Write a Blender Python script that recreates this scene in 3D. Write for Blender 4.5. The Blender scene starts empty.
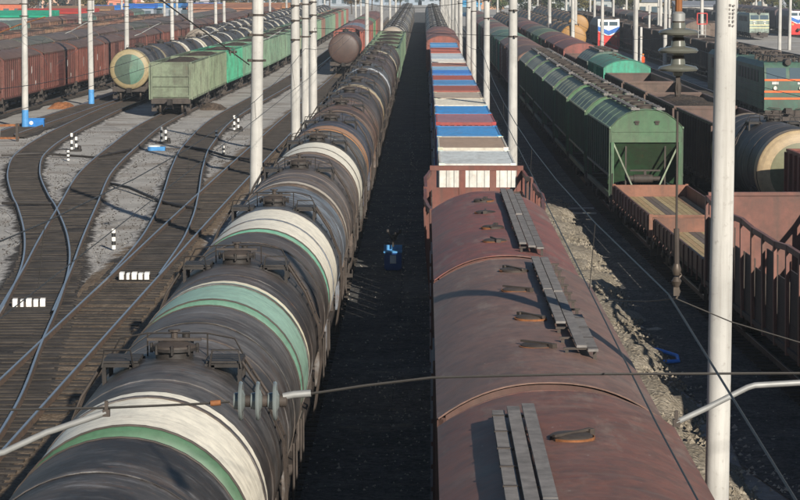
import bpy, math, random
from mathutils import Vector, Matrix
PI = math.pi
R = math.radians
random.seed(11)
scene = bpy.context.scene
COL = scene.collection

# ------------------------------------------------------------------ camera, sky, sun, exposure
CAM_Z = 9.9
cam_d = bpy.data.cameras.new('camera'); cam = bpy.data.objects.new('camera', cam_d); COL.objects.link(cam)
cam_d.sensor_width = 36.0; cam_d.lens = 109.35
cam_d.clip_start = 0.5; cam_d.clip_end = 20000
cam.location = (0, 0, CAM_Z)
cam.rotation_euler = (R(90 - 6.39), 0, R(0.578))
scene.camera = cam

SUN_AZ, SUN_EL = R(158), R(23.5)          # azimuth clockwise from +Y (the run of the tracks)
w = bpy.data.worlds.new('World'); scene.world = w; w.use_nodes = True
wn = w.node_tree.nodes; wl = w.node_tree.links; wn.clear()
wo = wn.new('ShaderNodeOutputWorld'); bg = wn.new('ShaderNodeBackground'); sky = wn.new('ShaderNodeTexSky')
sky.sky_type = 'NISHITA'; sky.sun_disc = False; sky.sun_elevation = SUN_EL; sky.sun_rotation = SUN_AZ
sky.air_density = 1.6; sky.dust_density = 0.1; sky.ozone_density = 3.0; sky.altitude = 3500
bg.inputs['Strength'].default_value = 0.05
wl.new(sky.outputs[0], bg.inputs[0]); wl.new(bg.outputs[0], wo.inputs[0])
sd = bpy.data.lights.new('sun', 'SUN'); sun = bpy.data.objects.new('sun', sd); COL.objects.link(sun)
sd.energy = 5.0; sd.angle = R(0.53); sd.color = (1.0, 0.93, 0.82)
tosun = Vector((math.sin(SUN_AZ) * math.cos(SUN_EL), math.cos(SUN_AZ) * math.cos(SUN_EL), math.sin(SUN_EL)))
sun.rotation_euler = tosun.to_track_quat('Z', 'Y').to_euler()
sun.location = (40, -80, 60)
vs = scene.view_settings
vs.view_transform = 'Standard'; vs.look = 'None'; vs.gamma = 1.0; vs.exposure = 0.62; vs.use_curve_mapping = False
scene.render.engine = 'CYCLES'
scene.cycles.max_bounces = 6; scene.cycles.diffuse_bounces = 2; scene.cycles.glossy_bounces = 2
scene.cycles.volume_bounces = 0; scene.cycles.transmission_bounces = 4
scene.cycles.use_denoising = True

# ------------------------------------------------------------------ helpers: colour, mesh, objects
def lin(c): return c / 12.92 if c <= 0.04045 else ((c + 0.055) / 1.055) ** 2.4
def hx(s, k=1.0):
    return tuple(lin(int(s[i:i + 2], 16) / 255) * k for i in (0, 2, 4)) + (1.0,)

class MB:
    def __init__(s): s.v = []; s.f = []
    def box(s, x0, x1, y0, y1, z0, z1):
        b = len(s.v)
        s.v += [(x0, y0, z0), (x1, y0, z0), (x1, y1, z0), (x0, y1, z0), (x0, y0, z1), (x1, y0, z1), (x1, y1, z1), (x0, y1, z1)]
        s.f += [(b, b+3, b+2, b+1), (b+4, b+5, b+6, b+7), (b, b+1, b+5, b+4), (b+1, b+2, b+6, b+5), (b+2, b+3, b+7, b+6), (b+3, b, b+4, b+7)]
        return s
    def bar(s, p0, p1, w_, h_, up=(0, 0, 1)):
        p0 = Vector(p0); p1 = Vector(p1); d = (p1 - p0).normalized(); u = Vector(up)
        if abs(d.dot(u)) > .98: u = Vector((0, 1, 0))
        a = d.cross(u).normalized(); c = a.cross(d).normalized()
        b = len(s.v)
        for p in (p0, p1):
            for i, j in ((-1, -1), (1, -1), (1, 1), (-1, 1)):
                s.v.append(tuple(p + a * (i * w_ / 2) + c * (j * h_ / 2)))
        s.f += [(b, b+3, b+2, b+1), (b+4, b+5, b+6, b+7)] + [(b+i, b+(i+1) % 4, b+4+(i+1) % 4, b+4+i) for i in range(4)]
        return s
    def tube(s, pts, r, n=6, r1=None):
        pts = [Vector(p) for p in pts]; m = len(pts); b = len(s.v)
        for i, p in enumerate(pts):
            d = (pts[min(i+1, m-1)] - pts[max(i-1, 0)]).normalized()
            u = Vector((0, 0, 1)) if abs(d.z) < .9 else Vector((0, 1, 0))
            a = d.cross(u).normalized(); c = a.cross(d)
            rr = r if r1 is None else r + (r1 - r) * i / (m - 1)
            for k in range(n):
                t = 2 * PI * k / n
                s.v.append(tuple(p + a * (math.cos(t) * rr) + c * (math.sin(t) * rr)))
        for i in range(m - 1):
            for k in range(n):
                s.f.append((b+i*n+k, b+i*n+(k+1) % n, b+(i+1)*n+(k+1) % n, b+(i+1)*n+k))
        s.f.append(tuple(b + k for k in reversed(range(n)))); s.f.append(tuple(b + (m-1)*n + k for k in range(n)))
        return s
    def rev(s, prof, n=24, axis='y', c=(0, 0, 0), a0=0.0, a1=2*PI, cap=True):
        """revolve [(along, radius)]; axis y: angle from +x through +z"""
        full = abs(a1 - a0 - 2*PI) < 1e-6; cnt = n if full else n + 1; b = len(s.v)
        for t, r in prof:
            for k in range(cnt):
                a = a0 + (a1 - a0) * k / n; ca, sa = math.cos(a) * r, math.sin(a) * r
                if axis == 'y': s.v.append((c[0] + ca, c[1] + t, c[2] + sa))
                elif axis == 'z': s.v.append((c[0] + ca, c[1] + sa, c[2] + t))
                else: s.v.append((c[0] + t, c[1] + ca, c[2] + sa))
        for i in range(len(prof) - 1):
            for k in range(n):
                k2 = (k + 1) % cnt
                s.f.append((b+i*cnt+k, b+(i+1)*cnt+k, b+(i+1)*cnt+k2, b+i*cnt+k2))
        if cap and full:
            s.f.append(tuple(b + k for k in range(cnt)))
            e = b + (len(prof) - 1) * cnt
            s.f.append(tuple(e + k for k in reversed(range(cnt))))
        return s
    def prism(s, poly, t0, t1, axis='y'):
        """poly [(a,b)] extruded; axis y: (x,z); axis x: (y,z); axis z: (x,y)"""
        n = len(poly); b = len(s.v)
        for t in (t0, t1):
            for p, q in poly:
                s.v.append((p, t, q) if axis == 'y' else (t, p, q) if axis == 'x' else (p, q, t))
        s.f.append(tuple(b + i for i in range(n))); s.f.append(tuple(b + n + i for i in reversed(range(n))))
        s.f += [(b+i, b+n+i, b+n+(i+1) % n, b+(i+1) % n) for i in range(n)]
        return s
    def sheet(s, rows):
        b = len(s.v); n = len(rows[0])
        for r_ in rows: s.v += [tuple(p) for p in r_]
        for i in range(len(rows) - 1):
            for k in range(n - 1):
                s.f.append((b+i*n+k, b+i*n+k+1, b+(i+1)*n+k+1, b+(i+1)*n+k))
        return s
    def mesh(s, name, mat, smooth=None):
        m = bpy.data.meshes.new(name); m.from_pydata(s.v, [], s.f); m.materials.append(mat)
        if smooth is not None:
            m.polygons.foreach_set('use_smooth', [True] * len(m.polygons)); m.set_sharp_from_angle(angle=R(smooth))
        m.update(); return m

CACHE = {}
def cached(key, fn, mat, smooth=None):
    k = (key, mat.name)
    if k not in CACHE:
        mb = MB(); fn(mb); CACHE[k] = mb.mesh(key, mat, smooth)
    return CACHE[k]
def ob(name, mesh, parent=None, color=None, loc=None, rz=None):
    o = bpy.data.objects.new(name, mesh); COL.objects.link(o)
    if parent is not None: o.parent = parent
    if color is not None: o.color = color
    if loc is not None: o.location = loc
    if rz is not None: o.rotation_euler = (0, 0, rz)
    return o
def empty(name, loc, rz=0.0):
    o = bpy.data.objects.new(name, None); COL.objects.link(o); o.location = loc; o.rotation_euler = (0, 0, rz); o.empty_display_size = .3
    return o
def tag(o, label=None, cat=None, group=None, kind=None):
    if label: o['label'] = label
    if cat: o['category'] = cat
    if group: o['group'] = group
    if kind: o['kind'] = kind
    return o
def jit(c, a=.12, rnd=random):
    k = 1 + rnd.uniform(-a, a)
    return tuple(max(0, min(1, v * k * (1 + rnd.uniform(-a, a) * .35))) for v in c[:3]) + (1.0,)
ONES = 'zeroth first second third fourth fifth sixth seventh eighth ninth tenth eleventh twelfth thirteenth fourteenth fifteenth sixteenth seventeenth eighteenth nineteenth'.split()
def nth(n):
    if n < 20: return ONES[n]
    t = ['', '', 'twent', 'thirt', 'fort', 'fift', 'sixt', 'sevent', 'eight', 'ninet'][n // 10]
    return t + 'ieth' if n % 10 == 0 else t + 'y-' + ONES[n % 10]

# ------------------------------------------------------------------ materials
def nodes(name):
    m = bpy.data.materials.new(name); m.use_nodes = True; t = m.node_tree
    b = t.nodes['Principled BSDF']
    return m, t, b
def N(t, typ, **kw):
    n = t.nodes.new(typ)
    for k, v in kw.items():
        if k in n.inputs.keys() if hasattr(n.inputs, 'keys') else False: n.inputs[k].default_value = v
        else: setattr(n, k, v)
    return n
def mixc(t, fac, a, b, mode='MIX'):
    n = t.nodes.new('ShaderNodeMix'); n.data_type = 'RGBA'; n.blend_type = mode
    for sock, v in ((n.inputs[0], fac), (n.inputs[6], a), (n.inputs[7], b)):
        if hasattr(v, 'is_linked'): t.links.new(v, sock)
        else: sock.default_value = v
    return n.outputs[2]
def mth(t, op, a, b=None, clamp=False):
    n = t.nodes.new('ShaderNodeMath'); n.operation = op; n.use_clamp = clamp
    for i, v in enumerate((a, b)):
        if v is None: continue
        if hasattr(v, 'is_linked'): t.links.new(v, n.inputs[i])
        else: n.inputs[i].default_value = v
    return n.outputs[0]
def ramp(t, src, lo, hi):
    n = t.nodes.new('ShaderNodeMapRange'); n.inputs[1].default_value = lo; n.inputs[2].default_value = hi
    t.links.new(src, n.inputs[0]); return n.outputs[0]
def coords(t, scale=(1, 1, 1), rnd=True, world=False):
    mp = t.nodes.new('ShaderNodeVectorMath'); mp.operation = 'MULTIPLY'; mp.inputs[1].default_value = scale
    if world:
        g = t.nodes.new('ShaderNodeNewGeometry'); src = g.outputs['Position']
    else:
        c = t.nodes.new('ShaderNodeTexCoord'); src = c.outputs['Object']
    if rnd:
        oi = t.nodes.new('ShaderNodeObjectInfo'); ad = t.nodes.new('ShaderNodeVectorMath'); ad.operation = 'ADD'
        t.links.new(src, ad.inputs[0]); t.links.new(mth(t, 'MULTIPLY', oi.outputs['Random'], 97.0), ad.inputs[1]); src = ad.outputs[0]
    t.links.new(src, mp.inputs[0]); return mp.outputs[0]
def noise(t, vec, scale, detail=4, rough=.6):
    n = t.nodes.new('ShaderNodeTexNoise'); n.inputs['Scale'].default_value = scale; n.inputs['Detail'].default_value = detail
    n.inputs['Roughness'].default_value = rough
    t.links.new(vec, n.inputs['Vector']); return n.outputs['Fac']
def bump(t, b, h, strength, dist):
    n = t.nodes.new('ShaderNodeBump'); n.inputs['Strength'].default_value = strength; n.inputs['Distance'].default_value = dist
    t.links.new(h, n.inputs['Height']); t.links.new(n.outputs[0], b.inputs['Normal'])

def paint(name, dirt=(.06, .045, .035, 1), amount=.5, streak=.5, rust=.25, rough=.55, spec=.4, streak_axis='side', bstr=.25, fade=.25, patch=(.20, .155, .125, 1)):
    """weathered paint: the object's own colour, bleached patches, run-down streaks, rust and soot"""
    m, t, b = nodes(name)
    oi = t.nodes.new('ShaderNodeObjectInfo')
    v = coords(t); v2 = coords(t, (1, 1, 1))
    big = noise(t, v, .55, 5, .62); fine = noise(t, v, 6.0, 5, .65)
    sv = coords(t, (.30, 3.4, .22) if streak_axis == 'round' else (2.2, 3.4, .22)); st = noise(t, sv, 1.7, 4, .6)
    hue = mixc(t, mth(t, 'MULTIPLY', ramp(t, big, .40, .68), fade), oi.outputs['Color'], patch)
    if streak_axis == 'round':
        if amount > .3:
            gr = noise(t, coords(t, (.6, 1.1, .7)), 1.2, 8, .72)
            hue = mixc(t, mth(t, 'MULTIPLY', ramp(t, gr, .46, .60), .8), hue, (.095, .07, .055, 1))
            gr2 = noise(t, coords(t, (.5, 1.8, .5)), 1.5, 8, .78)
            hue = mixc(t, mth(t, 'MULTIPLY', ramp(t, gr2, .53, .64), .75), hue, (.22, .215, .215, 1))
            gr3 = noise(t, coords(t, (.8, 1.3, .8)), 2.3, 8, .75)
            hue = mixc(t, mth(t, 'MULTIPLY', ramp(t, gr3, .60, .68), .55), hue, (.17, .11, .075, 1))
        dr = noise(t, coords(t, (.14, 7.5, .12)), 1.0, 5, .7)
        hue = mixc(t, mth(t, 'MULTIPLY', ramp(t, dr, .54, .70), .38 if amount > .3 else .30), hue, (.03, .025, .022, 1))
    c = mixc(t, mth(t, 'MULTIPLY', ramp(t, st, .48, .72), streak), hue, dirt)
    c = mixc(t, mth(t, 'MULTIPLY', ramp(t, big, .52, .36), amount), c, dirt)
    rs = noise(t, coords(t, (1.0, 1.0, .55)), 2.6, 6, .72)
    c = mixc(t, mth(t, 'MULTIPLY', ramp(t, rs, .60, .70), rust), c, (.20, .075, .03, 1))
    if name == 'tank_shell_paint':
        tc = t.nodes.new('ShaderNodeTexCoord'); sp = t.nodes.new('ShaderNodeSeparateXYZ'); t.links.new(tc.outputs['Object'], sp.inputs[0])
        reach = mth(t, 'ADD', mth(t, 'ABSOLUTE', sp.outputs['Y']), mth(t, 'MULTIPLY', noise(t, coords(t, (.45, 1.5, .4)), 1.9, 5, .7), 5.2))
        c = mixc(t, mth(t, 'MULTIPLY', ramp(t, reach, 3.4, 2.4), .72), c, (.014, .012, .011, 1))
    if name in ('tank_band_paint', 'roof_paint'):
        ch = noise(t, v, 4.2, 8, .8)
        c = mixc(t, mth(t, 'MULTIPLY', ramp(t, ch, .655, .69), .8), c, (.075, .05, .035, 1))
    if name == 'roof_paint':
        ds = noise(t, coords(t, (1.0, .22, 1)), 2.2, 6, .7)
        c = mixc(t, mth(t, 'MULTIPLY', ramp(t, ds, .55, .72), .5), c, (.30, .25, .20, 1))
        mo = noise(t, v, 2.4, 9, .78)
        c = mixc(t, mth(t, 'MULTIPLY', ramp(t, mo, .45, .62), .55), c, (.085, .055, .043, 1))
        rn = noise(t, coords(t, (.5, 6.0, .5)), 1.3, 6, .7)
        c = mixc(t, mth(t, 'MULTIPLY', ramp(t, rn, .55, .70), .45), c, (.20, .145, .12, 1))
        dp = noise(t, v, 14.0, 3, .5)
        c = mixc(t, mth(t, 'MULTIPLY', ramp(t, dp, .74, .76), .7), c, (.5, .48, .44, 1))
    c = mixc(t, ramp(t, fine, .35, .75), mixc(t, .28, c, (0, 0, 0, 1)), c)
    t.links.new(c, b.inputs['Base Color'])
    t.links.new(mth(t, 'ADD', mth(t, 'MULTIPLY', fine, .3), rough - .12), b.inputs['Roughness'])
    b.inputs['Specular IOR Level'].default_value = spec
    bump(t, b, mth(t, 'ADD', mth(t, 'MULTIPLY', fine, .25), big), bstr, .03)
    return m
def plain(name, c, rough=.7, metal=0.0, var=.35, sc=3.0, bstr=.2, bd=.01, spec=.4, world=False, useobj=False):
    m, t, b = nodes(name)
    v = coords(t, world=world, rnd=not world); n1 = noise(t, v, sc, 5, .65)
    base = c
    if useobj:
        oi = t.nodes.new('ShaderNodeObjectInfo'); base = oi.outputs['Color']
    dk = mixc(t, 1.0, base, (1 - var,) * 3 + (1,), 'MULTIPLY')
    t.links.new(mixc(t, ramp(t, n1, .32, .68), dk, base), b.inputs['Base Color'])
    b.inputs['Roughness'].default_value = rough; b.inputs['Metallic'].default_value = metal; b.inputs['Specular IOR Level'].default_value = spec
    if bstr: bump(t, b, n1, bstr, bd)
    return m

M = {}
M['paint'] = paint('wagon_paint')
M['tank'] = paint('tank_shell_paint', dirt=(.028, .025, .024, 1), amount=.75, streak=.75, rust=.28, rough=.55, spec=.22, bstr=.35, fade=.35, streak_axis='round', patch=(.20, .185, .18, 1))
M['band'] = paint('tank_band_paint', dirt=(.16, .12, .09, 1), amount=.08, streak=.22, rust=.30, rough=.5, bstr=.1, fade=.12, streak_axis='round')
M['roof'] = paint('roof_paint', dirt=(.10, .085, .075, 1), amount=.6, streak=.22, rust=.35, rough=.6, spec=.35, bstr=.35, fade=.8, patch=(.17, .128, .108, 1))
M['cont'] = paint('container_paint', dirt=(.12, .09, .07, 1), amount=.32, streak=.35, rust=.3, rough=.55, bstr=.1, fade=.25)
M['dark'] = plain('oily_steel', (.030, .025, .022, 1), .6, .0, .5, 4, .3, .01, .35)
M['frame'] = plain('sooty_frame', (.055, .042, .034, 1), .7, 0, .5, 3, .3, .01)
M['rust'] = plain('rusty_iron', (.26, .10, .035, 1), .8, 0, .6, 7, .4, .006)
M['wheel'] = plain('wheel_steel', (.09, .07, .055, 1), .5, .4, .5, 5)
M['wood'] = plain('grey_planks', (.20, .185, .175, 1), .8, 0, .45, 5, .4, .006, .2)
M['deckwood'] = plain('deck_boards', (.5, .4, .27, 1), .8, 0, .35, 3, .3, .006, .2, useobj=True)
M['pole'] = plain('pale_concrete', (.50, .48, .44, 1), .85, 0, .30, 1.6, .25, .01, .25)
def mk_pole():
    m, t, b = nodes('stained_concrete')
    v = coords(t); st = noise(t, coords(t, (5, 5, .18)), 1.4, 5, .7); fn = noise(t, v, 9, 6, .7); bg_ = noise(t, v, .7, 4, .6)
    c = mixc(t, ramp(t, bg_, .35, .65), (.33, .32, .30, 1), (.45, .435, .405, 1))
    c = mixc(t, mth(t, 'MULTIPLY', ramp(t, st, .50, .72), .55), c, (.20, .185, .165, 1))
    c = mixc(t, mth(t, 'MULTIPLY', ramp(t, fn, .58, .70), .5), c, (.17, .15, .13, 1))
    t.links.new(c, b.inputs['Base Color']); b.inputs['Roughness'].default_value = .88; b.inputs['Specular IOR Level'].default_value = .2
    bump(t, b, mth(t, 'ADD', fn, st), .35, .012); return m
M['pole'] = mk_pole()
M['obj'] = plain('painted_metal', (1, 1, 1, 1), .55, 0, .3, 3, .1, .005, useobj=True)
M['matt'] = plain('matt_coat', (1, 1, 1, 1), .85, 0, .3, .8, .15, .02, .2, useobj=True)
M['wire'] = plain('wire_metal', (.06, .055, .05, 1), .55, .5, .3, 2, 0)
M['galv'] = plain('galvanised_tube', (.30, .30, .29, 1), .5, .3, .3, 4, .1)
M['porc'] = plain('glazed_porcelain', (.115, .115, .095, 1), .25, 0, .25, 3, 0, spec=.6)
M['porcblue'] = plain('glazed_grey_porcelain', (.15, .17, .165, 1), .25, 0, .25, 3, 0, spec=.6)
M['rail'] = plain('rail_web_rust', (.10, .065, .045, 1), .8, 0, .4, 3, 0, world=True)
M['railhead'] = plain('worn_rail_head', (.36, .38, .41, 1), .36, .8, .2, 1.5, 0, world=True)
M['bark'] = plain('tree_bark', (.09, .07, .055, 1), .9, 0, .4, 4)
M['stone'] = plain('pale_stone', (.42, .38, .32, 1), .9, 0, .35, 6, .5, .02, .2)
def mk_glass():
    m, t, b = nodes('window_glass'); b.inputs['Base Color'].default_value = (.06, .085, .10, 1)
    b.inputs['Roughness'].default_value = .08; b.inputs['Specular IOR Level'].default_value = .8
    return m
M['glass'] = mk_glass()
def mk_leaf():
    m, t, b = nodes('foliage'); oi = t.nodes.new('ShaderNodeObjectInfo')
    n1 = noise(t, coords(t), .9, 3)
    t.links.new(mixc(t, ramp(t, n1, .3, .7), mixc(t, 1.0, oi.outputs['Color'], (.5, .5, .5, 1), 'MULTIPLY'), oi.outputs['Color']), b.inputs['Base Color'])
    b.inputs['Roughness'].default_value = .8; b.inputs['Specular IOR Level'].default_value = .2
    return m
M['leaf'] = mk_leaf()
def mk_ground():
    m, t, b = nodes('yard_ground')
    v = coords(t, rnd=False, world=True)
    big = noise(t, v, .06, 5, .6); mid = noise(t, v, .45, 6, .65); fine = noise(t, v, 5.0, 6, .75); fl = noise(t, coords(t, (.35, 1.0, 1), False, True), .33, 5, .7)
    c = mixc(t, ramp(t, mid, .36, .66), (.31, .295, .272, 1), (.45, .43, .40, 1))
    c = mixc(t, mth(t, 'MULTIPLY', ramp(t, fl, .52, .62), .62), c, (.15, .115, .085, 1))
    c = mixc(t, mth(t, 'MULTIPLY', ramp(t, big, .56, .70), .55), c, (.20, .165, .13, 1))
    c = mixc(t, ramp(t, fine, .36, .66), mixc(t, 1.0, c, (.72, .71, .70, 1), 'MULTIPLY'), c)
    t.links.new(c, b.inputs['Base Color']); b.inputs['Roughness'].default_value = .92; b.inputs['Specular IOR Level'].default_value = .15
    bump(t, b, mth(t, 'ADD', fine, mth(t, 'MULTIPLY', mid, 1.5)), .6, .06)
    return m
M['ground'] = mk_ground()
def mk_ballast(name, a, c2, dk):
    m, t, b = nodes(name)
    v = coords(t, rnd=False, world=True); fine = noise(t, v, 7.0, 5, .75); mid = noise(t, v, .7, 5, .65)
    vo = t.nodes.new('ShaderNodeTexVoronoi'); vo.inputs['Scale'].default_value = 11.0; t.links.new(v, vo.inputs['Vector'])
    c = mixc(t, ramp(t, mid, .35, .68), a, c2)
    c = mixc(t, ramp(t, fine, .4, .62), mixc(t, 1.0, c, dk, 'MULTIPLY'), c)
    if name != 'sandy_earth':
        c = mixc(t, mth(t, 'MULTIPLY', ramp(t, noise(t, coords(t, (.6, 1, 1), False, True), .8, 7, .75), .56, .66), .55), c, (.20, .165, .13, 1))
    at_ = t.nodes.new('ShaderNodeAttribute'); at_.attribute_name = 'edge'
    em = ramp(t, mth(t, 'ADD', at_.outputs['Fac'], mth(t, 'MULTIPLY', mth(t, 'ADD', noise(t, v, 1.6, 7, .75), -.5), 2.4)), .35, .75)
    c = mixc(t, mth(t, 'MULTIPLY', em, ramp(t, at_.outputs['Fac'], .0, .25)), c, mixc(t, ramp(t, fine, .4, .6), (.22, .205, .19, 1), (.42, .40, .375, 1)))
    t.links.new(c, b.inputs['Base Color']); b.inputs['Roughness'].default_value = .9; b.inputs['Specular IOR Level'].default_value = .2
    bump(t, b, mth(t, 'ADD', vo.outputs['Distance'], fine), .9, .05)
    return m
M['ballast'] = mk_ballast('oily_ballast', (.032, .028, .026, 1), (.075, .062, .052, 1), (.5, .49, .48, 1))
M['ballast2'] = mk_ballast('brown_ballast', (.16, .115, .075, 1), (.24, .185, .13, 1), (.45, .42, .40, 1))
M['ballast3'] = mk_ballast('sooty_ballast', (.075, .075, .074, 1), (.15, .145, .135, 1), (.35, .35, .35, 1))
M['gravel'] = mk_ballast('grey_gravel', (.28, .265, .245, 1), (.44, .42, .39, 1), (.6, .6, .6, 1))
M['sleeper'] = plain('tarred_sleeper', (.060, .050, .042, 1), .85, 0, .62, 1.1, .4, .01, .2, world=True)
M['earth'] = mk_ballast('sandy_earth', (.22, .19, .145, 1), (.34, .30, .24, 1), (.6, .58, .55, 1))
M['load'] = mk_ballast('bulk_load', (.055, .045, .038, 1), (.12, .085, .06, 1), (.4, .4, .4, 1))

# ------------------------------------------------------------------ tracks: centre lines x(y)
def spline(pts):
    ys = [p[0] for p in pts]; xs = [p[1] for p in pts]; n = len(pts)
    d = [(xs[i+1] - xs[i]) / (ys[i+1] - ys[i]) for i in range(n - 1)]
    m = [d[0]] + [0 if d[i-1] * d[i] <= 0 else 2 * d[i-1] * d[i] / (d[i-1] + d[i]) for i in range(1, n - 1)] + [d[-1]]
    def f(y):
        if y <= ys[0]: return xs[0] + m[0] * (y - ys[0])
        if y >= ys[-1]: return xs[-1] + m[-1] * (y - ys[-1])
        i = max(k for k in range(n - 1) if ys[k] <= y); h = ys[i+1] - ys[i]; t = (y - ys[i]) / h
        return ((1 + 2*t) * (1-t)**2 * xs[i] + t * (1-t)**2 * h * m[i] + t*t * (3 - 2*t) * xs[i+1] + t*t * (t-1) * h * m[i+1])
    return f
TR = {
    'main': spline([(0, -3.7), (900, -3.7)]),
    'box': spline([(0, 1.7), (900, 1.7)]),
    'D': spline([(20, -9.48), (90, -9.45), (160, -9.1), (248, -8.25), (400, -8.2), (700, -8.2)]),
    'C': spline([(78, -9.47), (89, -9.75), (98, -10.2), (108, -10.9), (124, -12.15), (140, -13.15), (167, -13.9), (225, -12.9), (286, -12.4), (500, -12.3)]),
    'A': spline([(44, -9.5), (54, -10.05), (64, -11.0), (72.5, -11.8), (81, -12.75), (89.4, -14.0), (102.8, -16.5), (108, -17.6), (122, -20.2), (134, -21.8), (146, -22.6), (159, -23.0), (182, -23.3), (200, -23.0), (225, -21.9), (260, -20.9), (320, -20.6), (600, -20.6)]),
    'B': spline([(70, -11.62), (80, -12.55), (89.4, -13.5), (103.7, -14.85), (122, -16.5), (137.8, -17.3), (163.6, -18.1), (185, -18.0), (256, -16.8), (360, -16.5), (600, -16.5)]),
    'L5': spline([(150, -26.2), (230, -25.0), (600, -24.8)]),
    'L6': spline([(100, -33.5), (172, -31.4), (220, -29.9), (300, -29.2), (600, -29)]),
    'L7': spline([(120, -38.0), (220, -35.6), (600, -34)]),
    'L8': spline([(120, -43.0), (220, -40.6), (600, -39)]),
    'L9': spline([(120, -48), (600, -44)]),
    'L10': spline([(120, -53), (600, -49)]),
    'L11': spline([(120, -59), (600, -56)]),
    'R2': spline([(45, 10.35), (62, 9.75), (71, 9.45), (82, 9.15), (94, 8.85), (106, 8.62), (130, 8.45), (200, 8.4), (500, 8.2)]),
    'R3': spline([(60, 15.2), (80, 14.45), (93, 13.95), (110, 13.45), (158, 13.1), (208, 12.8), (500, 12.6)]),
    'R4': spline([(80, 20.0), (120, 18.8), (200, 18.0), (600, 17.4)]),
    'R5': spline([(100, 24.5), (162, 24.0), (600, 23.0)]),
    'R6': spline([(150, 28.6), (600, 28.0)]),
    'R7': spline([(150, 34), (600, 33)]),
    'R8': spline([(150, 40), (600, 39)]),
    'R9': spline([(150, 47), (600, 45.5)]),
    'R10': spline([(150, 54), (600, 53.5)]),
    'R11': spline([(150, 66), (600, 62.5)]),
}
RAIL_TOP = .25

# ------------------------------------------------------------------ ground
mb = MB(); mb.sheet([[(-1500, -60, 0), (1500, -60, 0)], [(-1500, 3000, 0), (1500, 3000, 0)]])
tag(ob('ground', mb.mesh('ground', M['ground'])), kind='structure')

def track(key, y0, y1, label, zi, near=(0, 0), bed=None, bedw=(2.75, 3.15), width_sl=2.7, step=4.0):
    f = TR[key]; dz = zi * .004
    root = empty('railway_track', (f(y0), y0, 0)); tag(root, label, 'railway track', 'railway tracks of the yard')
    ox, oy = f(y0), y0
    ys = [y0]
    while ys[-1] < y1: ys.append(min(y1, ys[-1] + (min(step, .9) if near[1] and ys[-1] < 175 else step)))
    def nrm(y):
        s = (f(y + .5) - f(y - .5)); l = math.hypot(s, 1); return (1 / l, -s / l)
    def off(y, o, z):
        a, b_ = nrm(y); return (f(y) + a * o - ox, y + b_ * o - oy, z)
    bm_ = MB(); rnd = random.Random(zi)
    rows = []
    for y in ys:
        j = rnd.uniform(-.10, .10) + .16 * math.sin(y * .61 + zi) + .1 * math.sin(y * 1.9 + zi * 2); j2 = rnd.uniform(-.10, .10) + .16 * math.sin(y * .53 + zi * 3) + .1 * math.sin(y * 2.3); k_ = 1 - .40 * max(0, min(1, (y - 68) / 24)) if near[1] else 1
        rows.append([off(y, -bedw[1]/2 * k_ - (.32 if near[1] else 0) + j, .003 + dz), off(y, -bedw[0]/2 * k_, .075 + dz), off(y, bedw[0]/2 * k_, .075 + dz), off(y, bedw[1]/2 * k_ + (.32 if near[1] else 0) + j2, .003 + dz)])
    bm_.sheet(rows); bme = bm_.mesh('ballast_bed', bed or M['ballast'])
    if near[1]: bme.attributes.new('edge', 'FLOAT', 'POINT').data.foreach_set('value', [1.0, 0.0, 0.0, 1.0] * len(rows))
    ob('ballast_bed', bme, root)
    for sgn in (-1, 1):
        a = MB(); rr = []; hh = []
        for y in ys:
            o = sgn * .797
            rr.append([off(y, o - .06, .10 + dz), off(y, o - .033, .228 + dz), off(y, o + .033, .228 + dz), off(y, o + .06, .10 + dz)])
            hh.append([off(y, o - .034, .225 + dz), off(y, o - .028, RAIL_TOP + dz), off(y, o + .028, RAIL_TOP + dz), off(y, o + .034, .225 + dz)])
        a.sheet(rr); rl = ob('rail', a.mesh('rail', M['rail']), root)
        b2 = MB(); b2.sheet(hh); ob('rail_head', b2.mesh('rail_head', M['railhead']), rl)
    sl = cached('sleeper', lambda q: q.box(-width_sl/2, width_sl/2, -.125, .125, -.06, .115), M['sleeper'])
    far = MB(); y = y0 + .3; cnt = 0
    while y < y1:
        if near[0] <= y <= near[1] and cnt < 295:
            a, b_ = nrm(y)
            o = ob('sleeper', sl, root, loc=(f(y) - ox + rnd.uniform(-.05, .05), y - oy, dz + rnd.uniform(-.012, .006) - (rnd.uniform(.02, .045) if rnd.random() < .22 else 0)), rz=math.atan2(b_, a) + rnd.uniform(-.012, .012)); cnt += 1
            o.scale.x = 1 - .34 * max(0, min(1, (y - 68) / 24))
        elif y < 240:
            p = off(y, -width_sl/2 * (.66 if near[1] else 1), .02); q = off(y, width_sl/2 * (.66 if near[1] else 1), .02)
            far.bar((p[0], p[1], .03 + dz), (q[0], q[1], .03 + dz), .25, .17)
        y += .56
    if far.f:
        tag(ob('sleeper_row', far.mesh('sleeper_row', M['sleeper']), root), kind='stuff')
    return root

track('main', 20, 700, 'straight railway track under the tank train with coloured bands', 0, bedw=(5.9, 6.3), bed=M['ballast3'], step=60)
track('box', 15, 700, 'straight railway track under the brown boxcars and containers', 1, bedw=(4.6, 5.3), bed=M['ballast3'], step=60)
track('D', 40, 620, 'straight empty railway track running close beside the banded tank train', 2, near=(44, 128), bedw=(3.3, 4.3), bed=M['ballast2'])
track('A', 44, 560, 'curved railway track swinging out to the tank wagon with green head', 3, near=(44, 138))
track('B', 70, 560, 'curved railway track leading to the pale green gondola', 5, near=(74, 140))
track('C', 79, 520, 'curved railway track joining the straight track at white striped cover', 4, near=(82, 140))
track('L6', 100, 560, 'railway track under the brown ribbed boxcar train', 6)
track('L5', 150, 560, 'railway track beside the blue based concrete poles', 7)
track('R2', 44, 500, 'railway track under green hoppers and stake wagon', 6, bed=M['ballast3'], bedw=(5.6, 7.0), step=5)
track('R3', 60, 500, 'railway track under the gondolas behind the hoppers', 7, step=6)
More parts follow.
